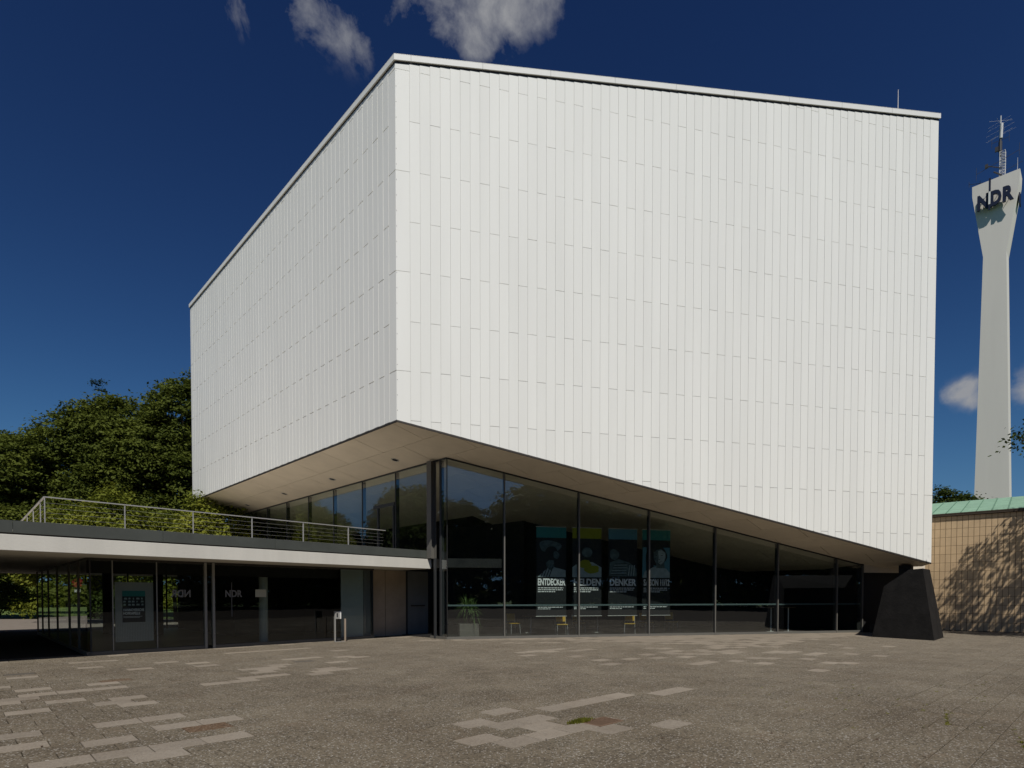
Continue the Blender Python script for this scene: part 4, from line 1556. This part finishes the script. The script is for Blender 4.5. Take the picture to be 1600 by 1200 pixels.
for i in range(-8, 6):
    for r0_, r1_ in ((0.0, 1.7), (1.7, 3.4), (3.4, RUN)):
        mb = MB()
        s0 = i * SH
        a_, b_ = e0 + TD * (s0 + 0.018), e0 + TD * (s0 + SH - 0.018)
        z_ = EV + 0.098
        lift = 0.004 * (0 if r0_ == 0 else 1)
        mb.prism([V3(a_ + TB * r0_, z_ + sl_ * r0_), V3(b_ + TB * r0_, z_ + sl_ * r0_), V3(b_ + TB * (r1_ - 0.01), z_ + sl_ * (r1_ - 0.01) + lift), V3(a_ + TB * (r1_ - 0.01), z_ + sl_ * (r1_ - 0.01) + lift)], UP * 0.012)
        mb.build('roof_sheet', 'copper', roof, tint=True)
    mb = MB()
    s_ = e0 + TD * (i * SH)
    mb.prism([V3(s_, EV + 0.096) - TD * 0.012, V3(s_, EV + 0.096) + TD * 0.012, V3(s_ + TB * RUN, EV + 0.096 + sl_ * RUN) + TD * 0.012, V3(s_ + TB * RUN, EV + 0.096 + sl_ * RUN) - TD * 0.012], UP * 0.05)
    mb.build('roof_seam', 'copper_seam', roof)

# ------------------------------------------------------------------ broadcasting tower
T0 = Vector((60.8, 75.0, 0))
TA = Vector((0.7071, -0.7071, 0))
TN = Vector((-0.7071, -0.7071, 0))
twr = thing('radio_tower', 'slender pale concrete broadcasting tower with flared head and rooftop aerials', 'tower', (60.8, 75.0, 0))
prof_l = [(-2.0, -0.1), (-1.94, 14.1), (-1.49, 44.5), (-2.70, 52.5), (-2.73, 53.85)]
prof_r = [(1.62, -0.1), (1.54, 14.0), (0.79, 44.4), (1.90, 52.6), (1.94, 53.9)]
mb = MB()
TH = 2.6
fr = lambda s, z, d=0.0: V3(T0 + TA * s + TN * d, z)
for k in range(4):
    l0, l1, r0_, r1_ = prof_l[k], prof_l[k + 1], prof_r[k], prof_r[k + 1]
    mb.poly([fr(*l0), fr(*r0_), fr(*r1_), fr(*l1)])
    mb.poly([fr(*l0, -TH), fr(*l1, -TH), fr(*r1_, -TH), fr(*r0_, -TH)])
    mb.poly([fr(*r0_), fr(*r0_, -TH), fr(*r1_, -TH), fr(*r1_)])
    mb.poly([fr(*l0), fr(*l1), fr(*l1, -TH), fr(*l0, -TH)])
mb.poly([fr(*prof_l[4]), fr(*prof_r[4]), fr(*prof_r[4], -TH), fr(*prof_l[4], -TH)])
shaft = mb.build('shaft', 'tower', twr)
for ch, s0, s1 in (('N', -2.08, -0.92), ('D', -0.78, 0.28), ('R', 0.40, 1.46)):
    mb = MB()
    text_mesh(mb, ch, fr(s0, 50.15, 0.55), TA, UP, s1 - s0, 1.85, 0.28, 0.05)
    mb.build('letter', 'letter', twr)
mb = MB()
mb.box(fr(-0.95, 49.7, 0.88), TA * 0.20, TN * 0.12, UP * 3.9)
mb.build('logo_bar', 'letter', twr)
mb = MB()
mb.box(fr(-0.95, 50.4, 1.003), TA * 0.20, TN * 0.02, UP * 1.55)
mb.build('logo_bar_light', 'white', twr)
mb = MB()
for s_, z_ in ((-1.5, 50.6), (-0.2, 50.6), (0.9, 50.6), (-1.5, 51.6), (-0.2, 51.6), (0.9, 51.6), (-0.86, 50.4), (-0.86, 52.8)):
    mb.tube(fr(s_, z_, 0.0), fr(s_, z_, 0.9 if s_ == -0.86 else 0.56), 0.03, 0.03, 6)
mb.build('letter_bracket', 'mastdark', twr)
# mast
mc = T0 + TN * -1.0 + TA * 0.15
mast = MB()
hw = 0.27
ZB, ZL = 53.85, 57.35
cs = [mc + TA * (sx * hw) + TN * (sy * hw) for sx, sy in ((-1, -1), (1, -1), (1, 1), (-1, 1))]
for c in cs:
    mast.tube(V3(c, ZB), V3(c, ZL), 0.035, 0.035, 6)
nb = 10
for k in range(nb + 1):
    z = ZB + (ZL - ZB) * k / nb
    for i in range(4):
        mast.tube(V3(cs[i], z), V3(cs[(i + 1) % 4], z), 0.022, 0.022, 5)
        if k < nb:
            z2 = ZB + (ZL - ZB) * (k + 1) / nb
            mast.tube(V3(cs[i], z), V3(cs[(i + 1) % 4], z2), 0.018, 0.018, 5)
mast.build('lattice_mast', 'mastwhite', twr)
mb = MB()
pc = mc + TA * -0.25
mb.tube(V3(pc, 56.9), V3(pc, 60.4), 0.14, 0.10, 10)
mb.tube(V3(pc, 57.5), V3(pc, 58.7), 0.20, 0.20, 10)
mb.box(V3(pc + TA * -0.5, 57.6), TA * 0.35, TN * 0.2, UP * 0.55)
mb.build('mast_pole', 'mastdark', twr)
mb = MB()
mb.tube(V3(pc + TA * 0.05, 59.1), V3(pc + TA * 0.1, 60.9), 0.17, 0.17, 10)
mb.tube(V3(pc, 60.9), V3(pc, 61.9), 0.06, 0.06, 8)
mb.build('aerial_cylinder', 'mastwhite', twr)
mb = MB()
# long yagi boom, brackets, vertical elements
def yagi(c, d, ln, n, el, r=0.025, ev=UP):
    mb.tube(c - d * ln * 0.5, c + d * ln * 0.5, r, r, 5)
    for k in range(n):
        q = c + d * ln * (k / (n - 1) - 0.5)
        mb.tube(q - ev * el * 0.5, q + ev * el * 0.5, r * 0.7, r * 0.7, 4)


d1 = (TA * 0.95 + UP * 0.22).normalized()
yagi(V3(mc, 56.0) + TN * 0.5 + TA * -0.45, d1, 4.3, 2, 1.7)
mb.tube(V3(mc, 55.2) + TN * 0.3, V3(mc, 56.0) + TA * -1.4 + TN * 0.5, 0.06, 0.06, 6)
mb.tube(V3(mc, 54.3) + TN * 0.3, V3(mc, 55.0) + TA * -0.8 + TN * 0.5, 0.09, 0.09, 6)
mb.box(V3(mc, 55.75) + TA * -1.65 + TN * 0.5, TA * 0.3, TN * 0.3, UP * 0.4)
mb.build('yagi_aerial', 'mastdark', twr)
mb = MB()
yagi(V3(pc, 58.9), TA, 1.7, 2, 1.2)
mb.build('yagi_aerial', 'mastdark', twr)
mb = MB()
yagi(V3(mc, 54.5) + TA * -2.2, (TA * 0.9 - UP * 0.3).normalized(), 2.4, 3, 0.7, 0.03)
mb.build('yagi_aerial', 'mastdark', twr)
mb = MB()
yagi(V3(mc, 55.7) + TN * -1.2 + TA * 1.0, d1, 1.6, 3, 0.5, 0.02, TN)
mb.build('yagi_aerial', 'mastdark', twr)
mb = MB()
for k, z in enumerate((59.6, 60.3, 60.9, 61.3)):
    d = (TA * math.cos(k * 0.9) + TN * math.sin(k * 0.9))
    mb.tube(V3(pc, z) - d * 1.2 - UP * 0.2, V3(pc, z) + d * 1.2 + UP * 0.2, 0.007, 0.007, 4)
    mb.tube(V3(pc, z - 0.3) - TA * (1.5 - 0.1 * k), V3(pc, z + 0.1) + TA * (1.5 - 0.2 * k), 0.006, 0.006, 4)
mb.build('fine_aerials', 'mastwhite', twr)
mb = MB()
mb.tube(fr(1.65, 53.85, -0.5), fr(1.65, 55.6, -0.5), 0.035, 0.02, 6)
mb.build('lightning_rod', 'mastwhite', twr)
mb = MB()
mb.box(fr(1.45, 50.2, -0.9) + TA * 0.35, TA * 0.12, TN * -1.2, UP * 1.3)
mb.build('side_lettering', 'letter', twr)

# ------------------------------------------------------------------ trees
def crown(name, lobes, nclump, leaves, size, matn, parent, seed, flat=0.4, cl=0.55, inner=0.72):
    r = np.random.default_rng(seed)
    lob = np.array(lobes, float)
    wt = lob[:, 3] * lob[:, 4] + lob[:, 3] * lob[:, 5]
    wt = wt / wt.sum()
    li = r.choice(len(lob), nclump, p=wt)
    d = r.normal(size=(nclump, 3))
    d[:, 2] = np.where(d[:, 2] < -0.3, -d[:, 2] * 0.6, d[:, 2])
    d /= np.linalg.norm(d, axis=1)[:, None]
    rad = inner + (1.04 - inner) * r.random(nclump) ** 0.6
    cc = lob[li, :3] + d * lob[li, 3:] * rad[:, None]
    # knobbly outline
    cc += r.normal(size=cc.shape) * 0.25 * cl
    outd = d
    ci = np.repeat(np.arange(nclump), leaves)
    n = len(ci)
    csz = cl * (0.6 + 0.8 * r.random(nclump))
    off = r.normal(size=(n, 3))
    off[:, 2] *= flat
    # sprays droop outwards
    lc = cc[ci] + off * csz[ci][:, None] * 0.62
    lc[:, 2] -= (np.abs(off[:, 0]) + np.abs(off[:, 1])) * csz[ci] * 0.10
    nr = r.normal(size=(n, 3)) * 0.55 + outd[ci] * 0.45 + np.array([0, 0, 0.75])
    nr /= np.linalg.norm(nr, axis=1)[:, None]
    t = r.normal(size=(n, 3))
    t -= nr * (t * nr).sum(1)[:, None]
    t /= np.linalg.norm(t, axis=1)[:, None]
    b = np.cross(nr, t)
    sz = size * (0.6 + 0.8 * r.random(n))[:, None]
    P = np.empty((n, 4, 3))
    P[:, 0] = lc - t * sz
    P[:, 1] = lc - b * sz * 0.55 + nr * sz * 0.12
    P[:, 2] = lc + t * sz
    P[:, 3] = lc + b * sz * 0.55 + nr * sz * 0.12
    org = ORIG.get(parent.name, Vector()) if parent else Vector()
    P -= np.array(org)
    me = bpy.data.meshes.new(name)
    me.vertices.add(n * 4)
    me.vertices.foreach_set('co', P.reshape(-1))
    me.loops.add(n * 4)
    me.loops.foreach_set('vertex_index', np.arange(n * 4, dtype=np.int32))
    me.polygons.add(n)
    me.polygons.foreach_set('loop_start', np.arange(0, n * 4, 4, dtype=np.int32))
    me.polygons.foreach_set('loop_total', np.full(n, 4, dtype=np.int32))
    me.update()
    me.validate()
    me.materials.append(M[matn])
    o = bpy.data.objects.new(name, me)
    SC.collection.objects.link(o)
    o.parent = parent
    return o, cc


def tree(label, base, lobes, nclump, leaves, size, matn, seed, trunk_r=0.35, cat='tree', name='tree', group=None, flat=0.4, cl=0.55, inner=0.72, limbs=26):
    t = thing(name, label, cat, base, group)
    o, cc = crown('crown', lobes, nclump, leaves, size, matn, t, seed, flat, cl, inner)
    rr = random.Random(seed)
    mb = MB()
    b = Vector(base)
    zt_ = sum(l[2] for l in lobes) / len(lobes)
    cx, cy = sum(l[0] for l in lobes) / len(lobes), sum(l[1] for l in lobes) / len(lobes)
    top = Vector((cx, cy, zt_))
    fork = b.lerp(top, 0.45)
    mb.tube(b - UP * 0.06, fork, trunk_r, trunk_r * 0.72, 10)
    mb.tube(fork, top, trunk_r * 0.7, trunk_r * 0.3, 8)
    for k in range(limbs):
        c = Vector(cc[rr.randrange(len(cc))])
        st_ = fork.lerp(top, rr.random())
        mid = st_.lerp(c, 0.5) + UP * rr.uniform(0.0, 0.6)
        mb.tube(st_, mid, trunk_r * 0.22, trunk_r * 0.13, 5, cap=False)
        mb.tube(mid, c, trunk_r * 0.13, trunk_r * 0.05, 5, cap=False)
    mb.build('trunk', 'bark', t)
    return t


GT = 'big broadleaf trees behind the roof terrace'
tree('tall dark green tree rising highest against the left wall of the hall', (-24.5, 47, 0),
     [(-24, 47, 14.0, 4.2, 4.5, 4.6), (-27.0, 45.5, 10.8, 4.2, 4, 4.2), (-22.5, 45.5, 9.5, 4.0, 3.5, 4.5), (-26, 44.5, 6.5, 4, 3, 3)],
     1500, 66, 0.125, 'leaf_dark', 1, 0.5, name='broadleaf_tree', group=GT)
tree('broad dark green tree in the middle of the left tree group', (-32.5, 46, 0),
     [(-30.3, 46, 12.4, 3.4, 4, 4.4), (-33.4, 45.5, 11.0, 3.0, 4, 4.4), (-29, 44.5, 9.5, 3, 3, 3.5), (-30.5, 44, 7.0, 3.5, 3, 3.6), (-34.5, 43.5, 5.0, 4, 3, 3)],
     1700, 66, 0.125, 'leaf_dark', 2, 0.45, name='broadleaf_tree', group=GT)
tree('lower dark tree at the left edge with a long bough reaching out', (-39.5, 44, 0),
     [(-38.5, 44, 8.6, 3.6, 4, 3.4), (-36.5, 42.5, 6.4, 3.4, 3, 2.8), (-41.5, 43, 6.8, 3.2, 3, 3.2), (-35.9, 43, 9.3, 2.6, 3, 3.4), (-38, 41.5, 3.9, 4.4, 2.5, 1.9), (-37.6, 44, 13.0, 1.5, 0.7, 0.40), (-36.2, 43.8, 12.2, 1.3, 0.7, 0.9), (-38.2, 44, 13.5, 1.0, 0.4, 0.25)],
     1400, 62, 0.125, 'leaf_dark', 3, 0.4, name='broadleaf_tree', group=GT, flat=0.25, cl=0.6)
tree('small pointed spruce tip showing above the left trees', (-37.4, 54, 0),
     [(-37.2, 54, 20.0, 0.30, 0.30, 2.0), (-37.2, 54, 18.0, 0.65, 0.65, 1.8), (-37.4, 54, 13, 1.9, 1.9, 3), (-37.4, 54, 8, 2.6, 2.6, 4)],
     330, 40, 0.11, 'spruce', 4, 0.25, name='spruce_tree', flat=0.25, cl=0.4, inner=0.3)
GS = 'yellow green shrubs behind the roof terrace railing'
for k, (x, y, z, rx, rz, lab, mm) in enumerate((
        (-26.6, 35.5, 3.9, 2.2, 3.2, 'yellow green shrub farthest left behind the terrace railing', 'leaf_yellow'),
        (-23.0, 34.0, 4.2, 2.3, 3.2, 'yellow green shrub behind the middle of the terrace railing', 'leaf_yellow'),
        (-20.8, 36.6, 3.9, 2.2, 2.9, 'bright yellow green shrub just left of the hall soffit tip', 'leaf_yellow'),
        (-17.6, 34.8, 4.4, 2.2, 3.2, 'low yellow green shrub under the left end of the soffit', 'leaf_yellow'))):
    tree(lab, (x, y, 0), [(x, y, z, rx, 1.8, rz), (x + 0.9, y - 0.5, z - 0.6, rx * 0.7, 1.5, rz * 0.75), (x - 1.0, y - 0.3, z - 0.9, rx * 0.6, 1.4, rz * 0.7)],
         240, 60, 0.10, mm, 20 + k, 0.14, cat='shrub', name='shrub', group=GS, flat=0.8, cl=0.42)
# garden beyond the path
GB = 'garden shrubs beyond the path on the left'
for k, (x, y, rx, rz, lab, mm) in enumerate((
        (-37.5, 43.0, 2.2, 1.5, 'leafy shrub at the left edge beyond the path', 'leaf_mid'),
        (-34.0, 42.6, 1.7, 0.9, 'low flowering shrub on the lawn beyond the path', 'leaf_yellow'),
        (-30.0, 43.0, 1.6, 1.0, 'low shrub on the lawn seen through the first side panes', 'leaf_mid'),
        (-24.0, 43.5, 1.8, 1.2, 'shrub on the lawn seen through the pavilion glass', 'leaf_yellow'),
        (-18.5, 41.5, 1.6, 1.3, 'shrub behind the pavilion near the bicycle hoops', 'leaf_yellow'))):
    tree(lab, (x, y, 0), [(x, y, rz * 0.75, rx, 1.2, rz), (x + rx * 0.5, y + 0.4, rz * 0.55, rx * 0.7, 1, rz * 0.7)],
         120, 46, 0.09, mm, 40 + k, 0.06, cat='shrub', name='garden_shrub', group=GB, flat=0.8, cl=0.35, limbs=10)
# dark wood far behind the lawn
mbw, _ = crown('far_wood', [(-120 + 9 * k, 78 + 4 * math.sin(k * 1.7), 4.5, 6.5, 4, 5.2 + 0.8 * math.sin(k * 2.3)) for k in range(16)] + [(-120 + 9 * k, 76, 1.2, 6.5, 3, 2.5) for k in range(16)], 3600, 30, 0.40, 'leaf_dark', None, 70, cl=1.2)
tag(mbw, 'dark wood closing the lawn far behind the pavilion', 'wood')
mbw['kind'] = 'stuff'
# trees behind the tiled building
GR = 'treetops showing above the green copper roof'
tree('small treetop with a pointed crown nearest the hall above the copper roof', (33.6, 46, 0), [(33.4, 46, 7.2, 1.2, 1.2, 2.6), (33.1, 46, 9.2, 0.4, 0.4, 0.9), (32.6, 46, 6.0, 1.3, 1.2, 2.4)], 170, 44, 0.12, 'leaf_mid', 81, 0.2, name='broadleaf_tree', group=GR)
tree('second small treetop left of the tower above the copper roof', (35.3, 46, 0), [(35.1, 46, 6.9, 1.4, 1.3, 2.5), (34.9, 46, 8.9, 0.5, 0.5, 0.7), (36.2, 46, 6.7, 1.0, 1.0, 1.8)], 170, 44, 0.12, 'leaf_mid', 82, 0.2, name='broadleaf_tree', group=GR)
# the tree standing off to the right: one bough reaches into view, its shade falls on the tiles
tree('oak off to the right whose bough enters at the picture edge', (22.4, 19.8, 0),
     [(22.3, 20.4, 6.5, 2.2, 2.2, 1.4), (22.4, 19.6, 5.2, 2.4, 2.2, 1.4), (18.45, 20.9, 7.1, 0.55, 0.6, 0.55), (19.6, 20.9, 6.9, 0.9, 0.7, 0.5), (20.9, 21.6, 4.6, 1.3, 1.2, 0.8), (22.6, 21.5, 7.8, 2.0, 2.0, 1.8)],
     300, 42, 0.075, 'leaf_mid', 90, 0.28, name='oak_tree', flat=0.5, cl=0.42)
# trees behind the camera, seen only as reflections in the glass
GQ = 'park trees across the forecourt mirrored in the glass'
protos = tree('park tree across the forecourt, behind the viewer', (12, -46, 0), [(12, -46, 8.2, 5.5, 4, 4.2), (9.5, -46, 5.2, 4, 4, 4.0), (15, -45, 5.6, 4, 3.5, 4.0), (12, -44, 4, 4.5, 3, 3.2)], 900, 44, 0.22, 'leaf_mid', 95, 0.35, name='park_tree', group=GQ, cl=0.8)
PK = (((-4, -50, 0.95), 'park tree straight behind the viewer, second of the row'), ((22, -40, 1.25), 'large park tree behind the viewer to the right'),
      ((33, -33, 1.45), 'largest park tree of the row behind the viewer'), ((42, -24, 1.35), 'park tree past the largest one of the row'),
      ((49, -13, 1.3), 'park tree far right of the forecourt, nearer the viewer'), ((54, -2, 1.25), 'park tree level with the viewer on the far right'),
      ((58, 9, 1.1), 'last park tree of the row on the far right'), ((-36, -6, 1.1), 'first park tree left of the forecourt'),
      ((-46, 8, 1.1), 'second park tree left of the forecourt'), ((-50, 20, 1.15), 'third park tree left of the forecourt'),
      ((-54, 34, 1.2), 'tall park tree left of the terrace trees'), ((-52, 46, 0.95), 'last park tree left of the terrace trees'))
for (x, y, s_), lab in PK:
    r_ = protos.copy()
    SC.collection.objects.link(r_)
    r_['label'] = lab
    r_.location = (x, y, 0)
    r_.scale = (s_, s_, s_)
    r_.rotation_euler = (0, 0, x * 0.7)
    for ch in list(protos.children):
        c = ch.copy()
        SC.collection.objects.link(c)
        c.parent = r_
lobs = []
for k in range(30):
    an = math.radians(-205 + 8.2 * k)
    rad_ = 62 + 4 * math.sin(k * 1.9)
    lobs.append((rad_ * math.cos(an), rad_ * math.sin(an) + 6, 4.2, 5.5, 5.5, 5.2 + math.sin(k * 2.7)))
    lobs.append((rad_ * 0.96 * math.cos(an), rad_ * 0.96 * math.sin(an) + 6, 1.0, 5.5, 5.5, 2.6))
o, _ = crown('park_thicket', lobs, 6500, 26, 0.42, 'leaf_dark', None, 71, cl=1.3)
tag(o, 'dark thicket closing the park behind and beside the viewer', 'thicket')
o['kind'] = 'stuff'

# small things across the path
sg = thing('road_sign', 'small round red and white road sign beyond the path behind the pavilion', 'sign', (-30.2, 41.2, 0))
mb = MB()
mb.tube((-30.2, 41.2, -0.06), (-30.2, 41.2, 2.9), 0.03, 0.03, 8)
mb.build('pole', 'steel', sg)
mb = MB()
mb.tube((-30.2, 41.12, 2.5), (-30.16, 41.09, 2.5), 0.33, 0.33, 24)
mb.build('disc', 'red', sg)
mb = MB()
mb.box((-30.4, 41.1, 1.85), (0.42, 0, 0), (0, 0.02, 0), (0, 0, 0.24))
mb.build('plate', 'white', sg)
GH = 'bicycle hoops behind the pavilion'
hoop = None
for k in range(6):
    x0 = -16.2 + 0.42 * k
    lab = ('leftmost steel bicycle hoop behind the pavilion', 'second steel bicycle hoop from the left', 'third steel bicycle hoop from the left',
           'third steel bicycle hoop from the right', 'second steel bicycle hoop from the right', 'rightmost steel bicycle hoop behind the pavilion')[k]
    mb = MB()
    pts = [Vector((x0 + 0.25 * math.cos(t), 30.9, 0.5 + 0.3 * math.sin(t))) for t in [math.pi * i / 8 for i in range(9)]]
    mb.path([Vector((x0 + 0.25, 30.9, -0.05))] + pts + [Vector((x0 - 0.25, 30.9, -0.05))], 0.024)
    tag(mb.build('bicycle_hoop', 'white'), lab, 'bicycle stand', GH)
